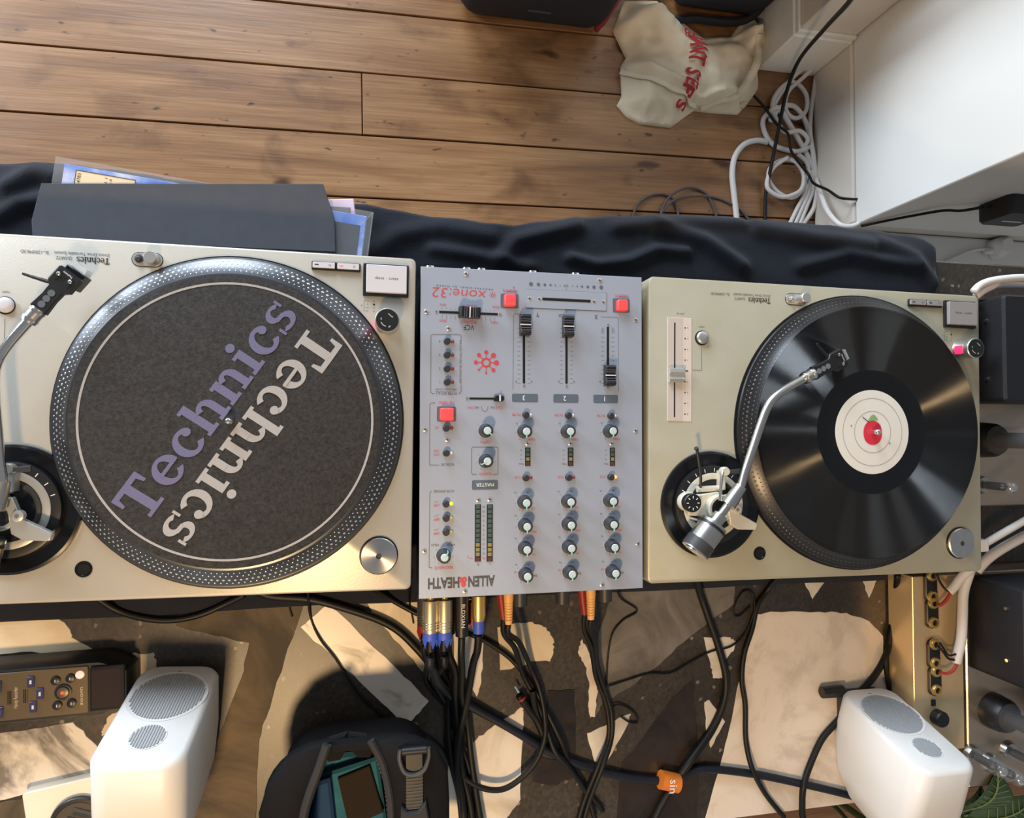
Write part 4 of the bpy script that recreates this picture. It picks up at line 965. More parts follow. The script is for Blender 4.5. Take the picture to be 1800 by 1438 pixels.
# deck leads
cable('thick twin lead curving down from the yellowed turntable', [(1220,1005,.030),(1230,1040,.007),(1247,1090,.005),(1264,1140,.005),(1276,1190,.005),(1272,1235,.005),(1250,1285,.005),(1215,1335,.0105),(1180,1385,.005),(1150,1440,.005),(1140,1475,.005)], .0050)
cable('thin mains lead wandering down the pale marble slab', [(1368,1012,.02),(1350,1036,.004),(1332,1062,.004),(1322,1105,.004),(1308,1150,.004),(1304,1195,.004),(1310,1240,.004),(1311,1300,.004),(1322,1350,.011),(1345,1395,.004),(1378,1436,.004)], .0035)
cable('black lead hanging from the deck corner behind the white speaker', [(1578,1010,.03),(1574,1050,.005),(1568,1100,.005),(1560,1145,.005),(1540,1185,.005),(1505,1225,.005),(1478,1262,.005),(1446,1298,.005),(1424,1345,.005),(1412,1385,.011),(1410,1425,.005),(1412,1440,.004)], .0042)
cable('second black lead beside the amplifier box', [(1590,1012,.03),(1582,1060,.004),(1566,1120,.004),(1557,1165,.010),(1563,1210,.004),(1570,1260,.004)], .0032)
cable('thin earth wire looping out from the mixer corner', [(1082,1030,.02),(1092,1052,.004),(1120,1073,.003),(1095,1090,.003),(1076,1115,.003),(1068,1160,.003),(1066,1205,.003),(1060,1232,.003),(1070,1245,.006),(1088,1238,.004),(1112,1250,.003),(1122,1268,.003),(1108,1270,.003),(1092,1260,.003)], .0012, name='wire')
cable('thin earth wire trailing across the grey slab to the deck', [(1070,1206,.004),(1100,1196,.003),(1140,1184,.003),(1178,1183,.003),(1215,1163,.003),(1250,1145,.003),(1285,1136,.003),(1310,1112,.003),(1326,1072,.006),(1322,1042,.003),(1306,1040,.003),(1292,1062,.003),(1290,1080,.003),(1300,1082,.003),(1318,1066,.003)], .0012, name='wire')
cable('thin black wire meandering across the long veined slab', [(541,1030,.02),(545,1080,.002),(562,1122,.003),(590,1158,.003),(615,1198,.003),(640,1230,.003),(680,1262,.003),(715,1276,.003),(752,1292,.003),(780,1320,.003),(792,1350,.003)], .0014, name='wire')
cable('thick black lead sweeping from the left deck towards the plugs', [(420,1020,.01),(470,1046,.005),(545,1053,.005),(610,1070,.005),(668,1090,.005),(705,1112,.005),(738,1145,.005),(760,1170,.005),(800,1205,.006)], .0050)
cable('black lead crossing behind the plugs and over the round marble piece', [(640,1024,.02),(690,1055,.004),(745,1084,.004),(800,1104,.004),(850,1125,.004),(895,1155,.004),(925,1190,.004),(950,1230,.004),(985,1300,.012),(1010,1360,.004),(1060,1425,.004)], .0034)
cable('black lead bowing out behind the left turntable', [(170,1050,.012),(205,1072,.004),(250,1086,.004),(300,1090,.004),(350,1081,.004),(395,1062,.004),(430,1045,.008)], .0038)
cable('short loose wire end under the left turntable', [(500,1045,.006),(508,1058,.002),(510,1072,.002),(514,1084,.002)], .0010, name='wire')
cable('short wire end hanging beside the cream marble', [(716,1030,.03),(720,1060,.003),(724,1080,.002),(727,1096,.002)], .0010, name='wire')
o = cable('loose phono plugs lying on the dark terrazzo', [(912,1222,.010),(922,1236,.009),(932,1250,.007),(945,1268,.006),(958,1300,.006)], .0048)
p0, p1 = at(905, 1206, TB+.011), at(912, 1217, TB+.010)
MB().rod(p0, p1, .0012, .0016, 10).build('plug_pin', M_CHROME, o)
p0, p1 = at(916, 1226, TB+.010), at(918, 1229, TB+.010)
MB().rod(p0, p1, .0054, .0054, 16).build('red_ring', M_REDB, o)
MB().tube(cpath([(936,1214,.010),(938,1232,.009),(944,1255,.006),(952,1280,.006)]), .0042, 10, 4).build('second_plug', M_CABLE, o)

# ------------------------------------------------------------------ speakers
M_SPK = mat('white_speaker', (216, 214, 211), 0.42)
M_GRD = mat('grille_dark', (42, 43, 46), 0.7)
M_GRL = mat('grille_bar', (150, 153, 158), 0.5)
def speaker(label, x, y, rz):
    s_ = thing('desk_speaker', label, 'speaker', (x, y, TB), rz, 'small white desk speakers')
    tilt = math.radians(-16.5)
    Mx = Matrix.Translation((0, 0, .012)) @ Matrix.Rotation(-tilt, 4, 'X')
    # local frame: X across, Z up the front, -Y into the body
    def ring(d, w, h0, h1, r, k=5): return [(px_, d, pz) for px_, pz in rrect(0, (h0+h1)/2, w, h1-h0, r, k)]
    body = MB(Mx).loft([ring(0, .072, .005, .143, .017), ring(-.0015, .078, .002, .146, .019), ring(-.005, .083, 0, .149, .021), ring(-.062, .083, 0, .149, .019), ring(-.100, .081, .014, .147, .016), ring(-.128, .068, .040, .138, .014), ring(-.134, .058, .050, .130, .012)])
    body.build('cabinet', M_SPK, s_, ang=.75)
    for cz, R_, nm, nb in ((.052, .0355, 'woofer', 26), (.1105, .0155, 'tweeter', 12)):
        Mf = Mx @ Matrix.Translation((0, 0, cz)) @ Matrix.Rotation(-PI/2, 4, 'X')
        rim = MB(Mf).lathe([(R_*1.10, -.001), (R_*1.08, .0005), (R_*1.0, .0002), (R_*.985, -.0010)], (0, 0, 0), 48, capt=False).build(nm, M_SPK, s_)
        MB(Mf).lathe([(R_*.99, -.0012), (R_*.985, -.0002)], (0, 0, 0), 40).build('grille_cloth', M_GRD, rim)
        g = MB(Mf)
        for k in range(nb):
            xx = -R_*.98 + 2*R_*.98*(k+.5)/nb; hh = math.sqrt(max(0, (R_*.98)**2 - xx*xx)); wd = R_*2/nb*.22
            g.box(xx-wd, xx+wd, -hh, hh, .0003, .0011)
        gg = g.build('grille_bars', M_GRL, rim); gg['kind'] = 'stuff'
    MB(Mx).box(-.0022, .0022, -.001, .0004, .0125, .0132).build('status_light', M_DARKG, s_)
    MB().slab(rrect(0, -.046, .066, .082, .010), 0, .014, .003).build('foot_pad', M_DARKG, s_)
    return s_
speaker('small white speaker beside the handheld recorder', -.2555, -.0835, -.065)
rs = speaker('small white speaker standing next to the amplifier boxes', .6125, -.1745, .0)
MB().rod((-.062, -.004, .0085), (-.030, -.004, .0085), .0072, .0080, 16).build('power_plug', M_BLK, rs)

# ------------------------------------------------------------------ handheld recorder, white case and lens cap
rc = thing('audio_recorder', 'black handheld recorder with bronze panel and dark screen', 'recorder', (-.385, -.0975, TB), .025)
MB().loft([[(x, y, z) for x, y in pl] for pl, z in (
    ([(-.16, -.031), (.055, -.031), (.073, -.022), (.080, -.018), (.080, .018), (.073, .024), (.055, .032), (-.16, .032)], .0),
    ([(-.16, -.033), (.055, -.033), (.075, -.023), (.082, -.018), (.082, .018), (.075, .025), (.055, .034), (-.16, .034)], .006),
    ([(-.16, -.030), (.053, -.030), (.074, -.022), (.080, -.017), (.080, .017), (.074, .022), (.053, .030), (-.16, .030)], .026),
    ([(-.158, -.027), (.051, -.027), (.072, -.020), (.078, -.016), (.078, .016), (.072, .020), (.051, .027), (-.158, .027)], .032))]).build('body', M_BLK, rc, ang=.5)
fp = MB().slab(rrect(-.056, 0, .196, .049, .002), .0318, .0336, .0006).build('front_panel', mat('bronze_panel', (98, 86, 68), .4, .5), rc)
MB().slab(rrect(.0605, 0, .034, .047, .002), .0318, .0345, .0008).build('screen_frame', M_BLKM, rc)
MB().flat(rrect(.0600, 0, .028, .040, .001), .0347).build('screen', mat('screen_off', (50, 40, 34), .12), rc)
for x, y in ((.0255, .0135), (.0115, .0125), (.0265, -.0125), (.0130, -.0135)):
    b = MB().lathe([(.0046, .0334), (.0046, .0352), (.0036, .0358)], (x, y, 0), 20).build('round_button', M_BLK, rc)
    MB().box(x-.0004, x+.0004, y-.0014, y+.0014, .0357, .0360).build('button_mark', M_LGREY, b)
kn = MB().lathe([(.0082, .0334), (.0082, .0350), (.0064, .0352), (.0058, .0346)], (.0185, -.0002, 0), 32).build('record_ring', M_BLK, rc)
MB().lathe([(.0056, .034), (.0056, .0358), (.004, .0364)], (.0185, -.0002, 0), 28).build('record_key', mat('bronze_panel', (98, 86, 68), .4, .5), kn)
MB().lathe([(.0020, .0362), (.0016, .0368)], (.0185, -.0002, 0), 14).build('record_dot', mat('record_red', (226, 84, 50), .4, emit=.4), kn)
for x, y in ((-.0115, .0135), (-.0095, -.0125), (-.0030, .0005), (-.0420, .0115), (-.0405, -.0150), (-.0520, -.0020), (-.0720, .0100), (-.0710, -.0160)):
    b = MB().slab(rrect(x, y, .0068, .0112, .0008), .0334, .0354, .0006).build('blue_button', mat('blue_key', (44, 46, 86), .35), rc)
    MB().box(x-.0010, x+.0010, y-.0020, y+.0020, .0353, .0356).build('button_mark', M_LGREY, b)
text('zoom', .0358, -.0065, .0338, .0036, mat('pale_bronze_ink', (196, 178, 150), .5), fp, rz=PI/2, width=.019)
text('Handy Recorder', -.0255, -.0015, .0338, .0036, MATS['pale_bronze_ink'], fp, rz=PI/2, width=.022)
gl = MB()
for i in range(5):
    for sx in (-.0305-.0016*(i % 3), -.0185+.0016*(i % 3)): gl.box(sx-.0003, sx+.0003, -.008, .006, .0336, .0338)
gl.build('printed_lines', M_INK, fp)
MB().lathe([(.0042, .0334), (.0042, .0350), (.003, .0356)], (.0345, .0165, 0), 20).build('lit_key', mat('lit_pink', (255, 206, 200), .4, emit=.35), rc)

wc = thing('white_case', 'flat white case at the table corner under the black lens cap', 'case', (-.365, -.2375, TB), .155)
MB().slab(rrect(0, 0, .086, .072, .004), .0008, .014, .0012).build('case_shell', mat('white_case_plastic', (236, 228, 212), .4), wc)
MB().slab(rrect(.012, -.016, .056, .046, .012), .0138, .0146, .0003).build('raised_panel', mat('cream_case_panel', (214, 202, 180), .5), wc)
lc = thing('lens_cap', 'round black pinch lens cap lying on the white case', 'lens cap', (-.3560, -.2440, TB+.0148), .0)
MB().lathe([(.0275, 0), (.0285, .001), (.0285, .0045), (.0275, .0056), (.0240, .0058), (.0230, .0050)], (0, 0, 0), 48).build('cap_rim', M_BLK, lc)
MB().lathe([(.0232, .003), (.0232, .0052)], (0, 0, 0), 40).build('cap_face', mat('cap_bronze_black', (62, 56, 46), .45), lc)
for yy, a in ((.0120, 0), (-.0120, PI)):
    M2 = Matrix.Rotation(-.35 + a, 4, 'Z')
    MB(M2).slab(rrect(0, .0125, .0200, .0085, .001), .0050, .0066, .0005).build('pinch_tab', M_DARKG, lc)
    MB(M2).box(-.0085, .0085, .0095, .0130, .0064, .0068).build('tab_recess', M_BLK, lc)
MB(Matrix.Rotation(-.35, 4, 'Z')).box(-.0125, .0125, .0050, .0064, .0051, .0057).build('cap_groove', M_BLK, lc)

# ------------------------------------------------------------------ camera bag
M_BAG = mat('black_nylon', (13, 14, 18), 0.8, 0, bump=(700, .3, U), spec=0.2)
M_BAGE = mat('grey_piping', (40, 40, 43), 0.7, spec=0.3)
M_LIN = mat('teal_lining', (44, 108, 128), 0.9, 0, var=(60, (34, 92, 114), U, .2))
M_LIN2 = mat('blue_lining', (26, 62, 104), 0.9)
M_VEL = mat('brown_velcro', (36, 28, 18), 0.95, 0, bump=(500, .4, U))
BH = .105
bx, by = -.063, -.222
bag = thing('camera_bag', 'open black camera bag with teal padded inside', 'bag', (bx, by, TB))
def L2(x, y, z): q = at(x, y, TB+z); return (q.x-bx, q.y-by)
outer = rrect(0, -.006, .186, .164, .056, 8)
lower = rrect(0, -.012, .150, .120, .040, 8)
MB().loft([[(x, y, .0005) for x, y in inset(lower, .006)], [(x, y, .006) for x, y in lower], [(x, y, BH*.86) for x, y in outer], [(x, y, BH*.92) for x, y in inset(outer, .003)], [(x, y, BH*.92) for x, y in inset(outer, .010)], [(x, y, .02) for x, y in inset(outer, .012)]], True).build('shell', M_BAG, bag, ang=.8)
Z2 = .098
lf = [L2(462,1548,Z2), L2(456,1425,Z2), L2(472,1372,Z2), L2(505,1330,Z2), L2(545,1308,Z2), L2(580,1300,Z2), L2(568,1340,Z2), L2(548,1390,Z2), L2(536,1440,Z2), L2(534,1548,Z2)]
MB().slab(lf[::-1] if area2(lf) < 0 else lf, BH*.90, BH, .003).build('open_flap', M_BAG, bag, ang=.8)
MB().tube([(*L2(x, y, Z2), BH) for x, y in ((576,1303),(562,1345),(545,1392),(534,1440),(531,1548))], .0048, 10, 4).build('flap_piping', M_BAGE, bag)
rt = [L2(653,1298,Z2), L2(690,1292,Z2), L2(730,1294,Z2), L2(765,1308,Z2), L2(786,1345,Z2), L2(789,1400,Z2), L2(789,1548,Z2), L2(688,1548,Z2), L2(686,1400,Z2), L2(676,1345,Z2)]
MB().slab(rt[::-1] if area2(rt) < 0 else rt, BH*.90, BH+.002, .004).build('top_panel', M_BAG, bag, ang=.8)
MB().tube([(*L2(x, y, Z2), BH+.001) for x, y in ((652,1296),(672,1335),(684,1385),(688,1430),(690,1548))], .0042, 10, 4).build('panel_piping', M_BAGE, bag)
zp = [L2(x, y, Z2) for x, y in ((664,1330),(676,1365),(681,1400),(684,1440),(685,1548))]
for a, b_ in zip(zp[:-1], zp[1:]):
    for k in range(5):
        q = Vector(a).lerp(Vector(b_), k/5); MB().box(q.x-.0016, q.x+.0010, q.y-.0010, q.y+.0010, BH-.002, BH+.0006).build('zip_tooth', M_DARKG, bag)
MB().slab(rrect(-.014, -.020, .110, .112, .03), .018, .040, .004).build('teal_padding', M_LIN, bag)
dv = [L2(x, y, .06) for x, y in ((556,1376),(580,1368),(592,1475),(540,1475))]
MB().slab(dv[::-1] if area2(dv) < 0 else dv, .03, .062, .003).build('blue_divider', M_LIN2, bag)
dv = [L2(x, y, .05) for x, y in ((565,1362),(664,1330),(684,1475),(586,1475))]
MB().slab(dv[::-1] if area2(dv) < 0 else dv, .03, .052, .003).build('teal_divider', M_LIN, bag)
dv = [L2(x, y, .052) for x, y in ((594,1366),(650,1343),(674,1425),(640,1440),(612,1444))]
MB().slab(dv[::-1] if area2(dv) < 0 else dv, .05, .056, .001).build('velcro_pad', M_VEL, bag)
for pts_ in (((566,1330),(578,1300),(610,1290),(610,1318),(598,1338),(578,1342)), ((610,1318),(612,1290),(645,1294),(660,1318),(650,1334),(630,1334))):
    q = [L2(x, y, .085) for x, y in pts_]
    MB().slab(q[::-1] if area2(q) < 0 else q, .078, .084, .002).build('inner_flap', mat('black_suede', (7, 7, 8), .95), bag)
q = L2(593, 1307, .086); MB().lathe([(.0022, .0835), (.0022, .0852)], (*q, 0), 12).build('snap', M_LGREY, bag)
# strap: webbing, ring, rubber tab
c = L2(727, 1326, Z2)
ring_ = [(c[0]-.0145, c[1]+.012, BH+.006), (c[0]-.0150, c[1]+.002, BH+.006), (c[0]-.010, c[1]-.011, BH+.006), (c[0], c[1]-.015, BH+.006), (c[0]+.010, c[1]-.011, BH+.006), (c[0]+.0150, c[1]+.002, BH+.006), (c[0]+.0145, c[1]+.012, BH+.006)]
MB().tube(ring_, .0024, 10, 4).build('d_ring', M_DARKG, bag)
MB().rod((c[0]-.0125, c[1]+.0105, BH+.0065), (c[0]+.0125, c[1]+.0105, BH+.0065), .0040, .0040, 14).build('ring_sleeve', M_BLK, bag)
MB().slab([(c[0]-.008, c[1]-.052), (c[0]+.010, c[1]-.052), (c[0]+.009, c[1]+.008), (c[0]-.009, c[1]+.008)], BH+.0015, BH+.0042, .0006).build('webbing', M_BLK, bag)
for k in range(11):
    yy = c[1]-.016-.0034*k; MB().box(c[0]-.0082, c[0]+.0094, yy-.0005, yy+.0005, BH+.0040, BH+.0048).build('webbing_rib', M_DARKG, bag)
tb = [(c[0]-.0130, c[1]-.046), (c[0]-.006, c[1]-.052), (c[0]+.004, c[1]-.052), (c[0]+.0125, c[1]-.043), (c[0]+.0155, c[1]-.060), (c[0]+.0150, c[1]-.100), (c[0]-.0120, c[1]-.100), (c[0]-.0135, c[1]-.060)]
tp = MB().slab(tb[::-1] if area2(tb) < 0 else tb, BH+.003, BH+.009, .0015).build('rubber_tab', M_BAGE, bag)
MB().lathe([(.0034, .0085+BH), (.0034, .0096+BH)], (c[0]+.002, c[1]-.064, 0), 16).build('tab_hole', M_BLK, tp)
for k in range(3):
    yy = c[1]-.071-.010*k
    cr = [(c[0]+.001+.0100*math.cos(a), yy+.0055*math.sin(a)) for a in [PI+PI*i/10 for i in range(11)]] + [(c[0]+.001+.0085*math.cos(a), yy+.0022*math.sin(a)) for a in [2*PI-PI*i/10 for i in range(11)]]
    MB().prism(cr, BH+.0085, BH+.0094).build('tab_crescent', M_BLK, tp)
# ------------------------------------------------------------------ record sleeves lying on the cloth in front of the left deck
M_SLV = mat('black_card', (70, 73, 82), 0.8, 0, var=(60, (64, 67, 75), U, .2))
M_FILM = mat('clear_film', (226, 228, 232), 0.08, 0, alpha=0.10, spec=0.8)
def sky_art():
    m = bpy.data.materials.new('blue_sky_print'); m.use_nodes = True; nt = m.node_tree; b = nt.nodes['Principled BSDF']; L = nt.links.new; N = nt.nodes.new
    tc = N('ShaderNodeTexCoord'); n = N('ShaderNodeTexNoise'); n.inputs['Scale'].default_value = 26; n.inputs['Detail'].default_value = 5; L(tc.outputs['Object'], n.inputs['Vector'])
    r = N('ShaderNodeValToRGB'); e = r.color_ramp.elements; e[0].position = .38; e[0].color = rgb(44, 104, 206); e[1].position = .74; e[1].color = rgb(226, 226, 246)
    q = e.new(.52); q.color = rgb(104, 146, 226)
    L(n.outputs['Fac'], r.inputs['Fac']); L(r.outputs[0], b.inputs['Base Color']); b.inputs['Roughness'].default_value = .25; return m
M_ART = sky_art()
zs = .804 - .032
a, b_ = at(113, 287, zs+.004), at(645, 380, zs+.004)
ang = math.atan2(b_.y-a.y, b_.x-a.x)
sl = thing('record_sleeve', 'blue sky picture sleeve in clear film under the black sleeve', 'record sleeve', (a.x, a.y, zs), ang)
W12 = (b_-a).length
# its lower half rests on the cloth beside the deck, the sleeve stands clear of the table on the stack below
MB().slab([(0, -.0905), (W12, -.0905), (W12, 0), (0, 0)], 0, .004, .0008).build('printed_card', M_ART, sl)
MB().box(.15, W12-.006, -.0903, -.0125, .0040, .0043).build('dark_print', mat('dark_cover_print', (74, 76, 84), .3), sl)
MB().box(-.009, W12+.007, -.0910, .006, .0042, .0046).build('film', M_FILM, sl)
MB().tube([(W12+.006, -.090, .0052), (W12+.0065, .005, .0052), (W12-.006, -.012, .0056)], .0006, 6, 0).build('film_fold', M_FILM, sl)
cdx = [(.013, -.060), (.072, -.060), (.072, -.0055), (.013, -.0055)]
cd = MB().flat(cdx, .0050).build('printed_label', mat('cream_label_print', (226, 206, 172), .6), sl)
o = MB()
for p, q in zip(cdx, cdx[1:] + cdx[:1]): quad_line(o, p, q, .0007, 0)
o.build('label_border', M_INK, cd, (0, 0, .0053))
text('4783', .0165, -.0135, .0053, .0034, M_INK, cd, rz=PI/2, width=.0105)
text('side A', .0475, -.014, .0053, .0028, M_INK, cd, rz=PI/2, width=.011); text('vol. 1', .0430, -.014, .0053, .0028, M_INK, cd, rz=PI/2, width=.011)
mg = thing('record_sleeve', 'pink and white printed sleeve peeping out at the blue sleeve corner', 'record sleeve', (at(622, 350, zs-.004).x, at(622, 350, zs-.004).y, zs-.010), .10)
MB().slab([(-.200, -.072), (0, -.072), (0, 0), (-.200, 0)], 0, .008, .0008).build('printed_card', mat('pale_lilac_print', (212, 200, 224), .4), mg)
MB().box(-.040, -.001, -.024, -.014, .0078, .0083).build('pink_band', mat('pink_print', (220, 150, 214), .5), mg)
st = thing('record_box', 'thick dark record box lying under the blue picture sleeve', 'record box', (-.235, .4150, TB+.0105), 0)
MB().slab([(-.150, -.050), (.158, -.050), (.156, .024), (-.150, .026)], 0, .0118, .0010).build('box_base', M_SLV, st)
MB().slab([(-.151, -.051), (.159, -.051), (.157, .025), (-.151, .027)], .0120, .0162, .0010).build('box_lid', M_SLV, st)
zb = .780
pts_ = [at(x, y, zb) for x, y in ((72,322),(568,323),(588,385),(590,443),(57,420),(55,387))]
cx_, cy_ = sum(p.x for p in pts_)/6, sum(p.y for p in pts_)/6
bk = thing('record_sleeve', 'plain black paper record sleeve with cut corners lying topmost', 'record sleeve', (cx_, cy_, zb-.0026))
poly = [(p.x-cx_, p.y-cy_) for p in pts_]
MB().slab(poly[::-1] if area2(poly) < 0 else poly, 0, .0026, .0006).build('outer_sheet', M_SLV, bk)
poly2 = inset(poly, .0015)
MB().slab([(x, y+.0012) for x, y in (poly2[::-1] if area2(poly2) < 0 else poly2)], -.0008, .0004, .0001).build('inner_sheet', mat('white_paper_edge', (206, 204, 204), .7), bk)

# ------------------------------------------------------------------ valve amplifiers and the polished preamplifier
M_POL = mat('steel_painted_reflection', (226, 198, 154), 0.36, 0.55)  # mirror steel; its warm reflection is put into the base colour
M_POLB = mat('chassis_steel', (188, 172, 154), 0.34, 0.85)
M_TRF = mat('transformer_black', (26, 28, 34), 0.55, 0.2, bump=(400, .15, U))
M_GLASS = mat('valve_glass', (150, 152, 156), 0.03, 0, alpha=0.16, spec=1.0)
M_PLATE = mat('valve_plate', (70, 68, 70), 0.4, 0.6)
def valve(parent, x, y, z, r, h, big):
    if big:
        b = MB().lathe([(r*1.25, 0), (r*1.28, .004), (r*1.20, .020), (r*1.02, .026)], (x, y, z), 32).build('valve_base', M_BLK, parent); z0 = z+.022
    else:
        b = MB().lathe([(r*1.3, 0), (r*1.2, .004), (r*1.05, .007)], (x, y, z), 24).build('valve_base', M_STEEL, parent); z0 = z+.005
    MB().lathe([(r*.5, z0+.004), (r*.55, z0+.006), (r*.55, z0+h*.62), (r*.30, z0+h*.68)], (x, y, 0), 20).build('valve_plate', M_PLATE, b)
    MB().lathe([(r*.95, z0), (r, z0+.006), (r, z0+h*.78), (r*.85, z0+h*.90), (r*.45, z0+h*.97), (r*.06, z0+h)], (x, y, 0), 32).build('valve_envelope', M_GLASS, b, ang=1.2)
    MB().lathe([(r*.62, z0+h*.905), (r*.42, z0+h*.955), (r*.10, z0+h*.97)], (x, y, 0), 20).build('getter', M_CHROME, b, ang=1)
def amp(label, x0, x1, y0, y1, tr_, big, small, ch):
    a_ = thing('valve_amplifier', label, 'amplifier', ((x0+x1)/2, (y0+y1)/2, TB), 0, 'valve amplifiers at the table end')
    ox, oy = (x0+x1)/2, (y0+y1)/2
    MB().slab([(x0-ox, y0-oy), (x1-ox, y0-oy), (x1-ox, y1-oy), (x0-ox, y1-oy)], .004, ch, .0015).build('chassis', M_POLB, a_)
    for sx in (x0+.015, x1-.015):
        for sy in (y0+.015, y1-.015): MB().lathe([(.008, 0), (.008, .005)], (sx-ox, sy-oy, 0), 14).build('foot', M_RUB, a_)
    tx0, tx1, ty0, ty1, th_ = tr_
    t_ = MB().slab(rrect((tx0+tx1)/2-ox, (ty0+ty1)/2-oy, tx1-tx0, ty1-ty0, .006), ch, ch+th_, .003).build('transformer_cover', M_TRF, a_)
    for sy in (ty0+.03, ty1-.03): MB().rod((tx0-ox-.002, sy-oy, ch+th_*.7), (tx0-ox+.002, sy-oy, ch+th_*.7), .0022, .0022, 10).build('cover_screw', M_CHROME, t_)
    for p in big: valve(a_, p[0]-ox, p[1]-oy, ch, .0190, .088, True)
    for p in small: valve(a_, p[0]-ox, p[1]-oy, ch, .0100, .048, False)
    return a_
amp('steel valve amplifier beside the yellowed turntable', .724, .930, .074, .358, (.724+.004, .926, .216, .352, .082), [(.778, .166)], [(.776, .104)], .044)
amp('steel valve amplifier behind the right white speaker', .748, .960, -.308, -.016, (.751, .955, -.146, -.020, .082), [(.788, -.206), (.880, -.206)], [(.752, -.262), (.780, -.276), (.812, -.262)], .044)
pre = thing('preamplifier', 'slim polished box with gold phono sockets in black strips', 'preamplifier', (.7015, -.135, TB))
MB().slab([(-.0395, -.118), (.0395, -.118), (.0395, .117), (-.0395, .117)], .003, .046, .0008).build('case', M_POL, pre)
for sx in (-.03, .03):
    for sy in (-.105, .105): MB().lathe([(.007, 0), (.007, .004)], (sx, sy, 0), 12).build('foot', M_RUB, pre)
for i, (y0, y1) in enumerate(((-.018, -.044), (-.055, -.079), (-.110, -.133), (-.146, -.169))):
    cxp = .688 + .0014*i - .7015; cyp = (y0+y1)/2 + .135
    pd = MB().slab(rrect(cxp, cyp, .0185, abs(y1-y0)+.017, .0088, 6), .0458, .0510, .001).build('socket_strip', M_BLK, pre)
    for yy in (y0+.002, y1-.002 if False else y1+.0):
        MB().lathe([(.0080, .0500), (.0080, .0515), (.0066, .0540), (.0040, .0541), (.0036, .0515)], (cxp, yy+.135, 0), 24, capt=False).build('gold_socket', M_GOLD, pd)
        MB().lathe([(.0038, .0500), (.0038, .0522)], (cxp, yy+.135, 0), 14).build('socket_hole', mat('black_void', (6, 6, 7), .9), pd)
q = at(1640, 1235, TB+.046); MB().box(q.x-.7015-.003, q.x-.7015+.003, q.y+.135-.004, q.y+.135+.004, .0458, .0475).build('toggle', M_BLK, pre)
q = at(1650, 1262, TB+.05); MB().lathe([(.0105, .0458), (.0105, .056), (.009, .058)], (q.x-.7015, q.y+.135, 0), 24).build('rotary_knob', M_BLK, pre)
# white mains leads and their inner wires
WC = [('white lead bent over the deck corner to the black amplifier cover', [(1712,512,.10),(1725,500,.10),(1752,492,.10),(1800,488,.10),(1850,492,.10)], .0048),
      ('white lead running beside the first bent over the deck corner', [(1716,520,.095),(1738,506,.095),(1768,500,.095),(1850,504,.095)], .0048),
      ('thick white lead rising between the two amplifiers', [(1716,1004,.055),(1734,984,.060),(1762,964,.062),(1810,938,.062),(1850,922,.062)], .0066),
      ('second white lead between the two amplifiers with a white clip', [(1710,965,.070),(1732,955,.074),(1765,936,.074),(1815,908,.074),(1850,895,.074)], .0048),
      ('white lead stripped to red and black wires at the upper sockets', [(1712,996,.075),(1692,1012,.068),(1678,1030,.064),(1668,1040,.062)], .0058),
      ('white lead stripped to red and black wires at the lower sockets', [(1705,1004,.066),(1694,1040,.062),(1692,1080,.062),(1690,1120,.062),(1684,1150,.060),(1681,1164,.058)], .0062)]
M_REDW = mat('red_wire', (168, 52, 48), .5)
for k, (lab, pts_, r) in enumerate(WC):
    o = cable(lab, pts_, r, M_WCABLE)
    if k == 4:
        MB().tube(cpath([(1669,1040,.062),(1660,1034,.060),(1652,1022,.058),(1646,1008,.056)]), .0016, 8, 4).build('black_wire', M_CABLE, o)
        MB().tube(cpath([(1671,1042,.062),(1664,1054,.060),(1656,1062,.058),(1650,1065,.056)]), .0022, 8, 4).build('red_wire', M_REDW, o)
    if k == 5:
        MB().tube(cpath([(1682,1160,.060),(1668,1158,.060),(1658,1146,.058),(1650,1136,.056)]), .0016, 8, 4).build('black_wire', M_CABLE, o)
        MB().tube(cpath([(1680,1150,.062),(1668,1152,.062),(1660,1142,.058),(1652,1130,.056)]), .0013, 8, 4).build('black_wire', M_CABLE, o)
        MB().tube(cpath([(1683,1165,.060),(1676,1178,.060),(1664,1184,.058),(1652,1182,.056)]), .0020, 8, 4).build('red_wire', M_REDW, o)
    if k == 3: MB().box(*[v for q in [at(1732, 955, TB+.074)] for v in (q.x-.016, q.x-.002, q.y-.010, q.y+.006)], TB+.066, TB+.082).build('white_clip', M_WCABLE, o, bevel=.002)

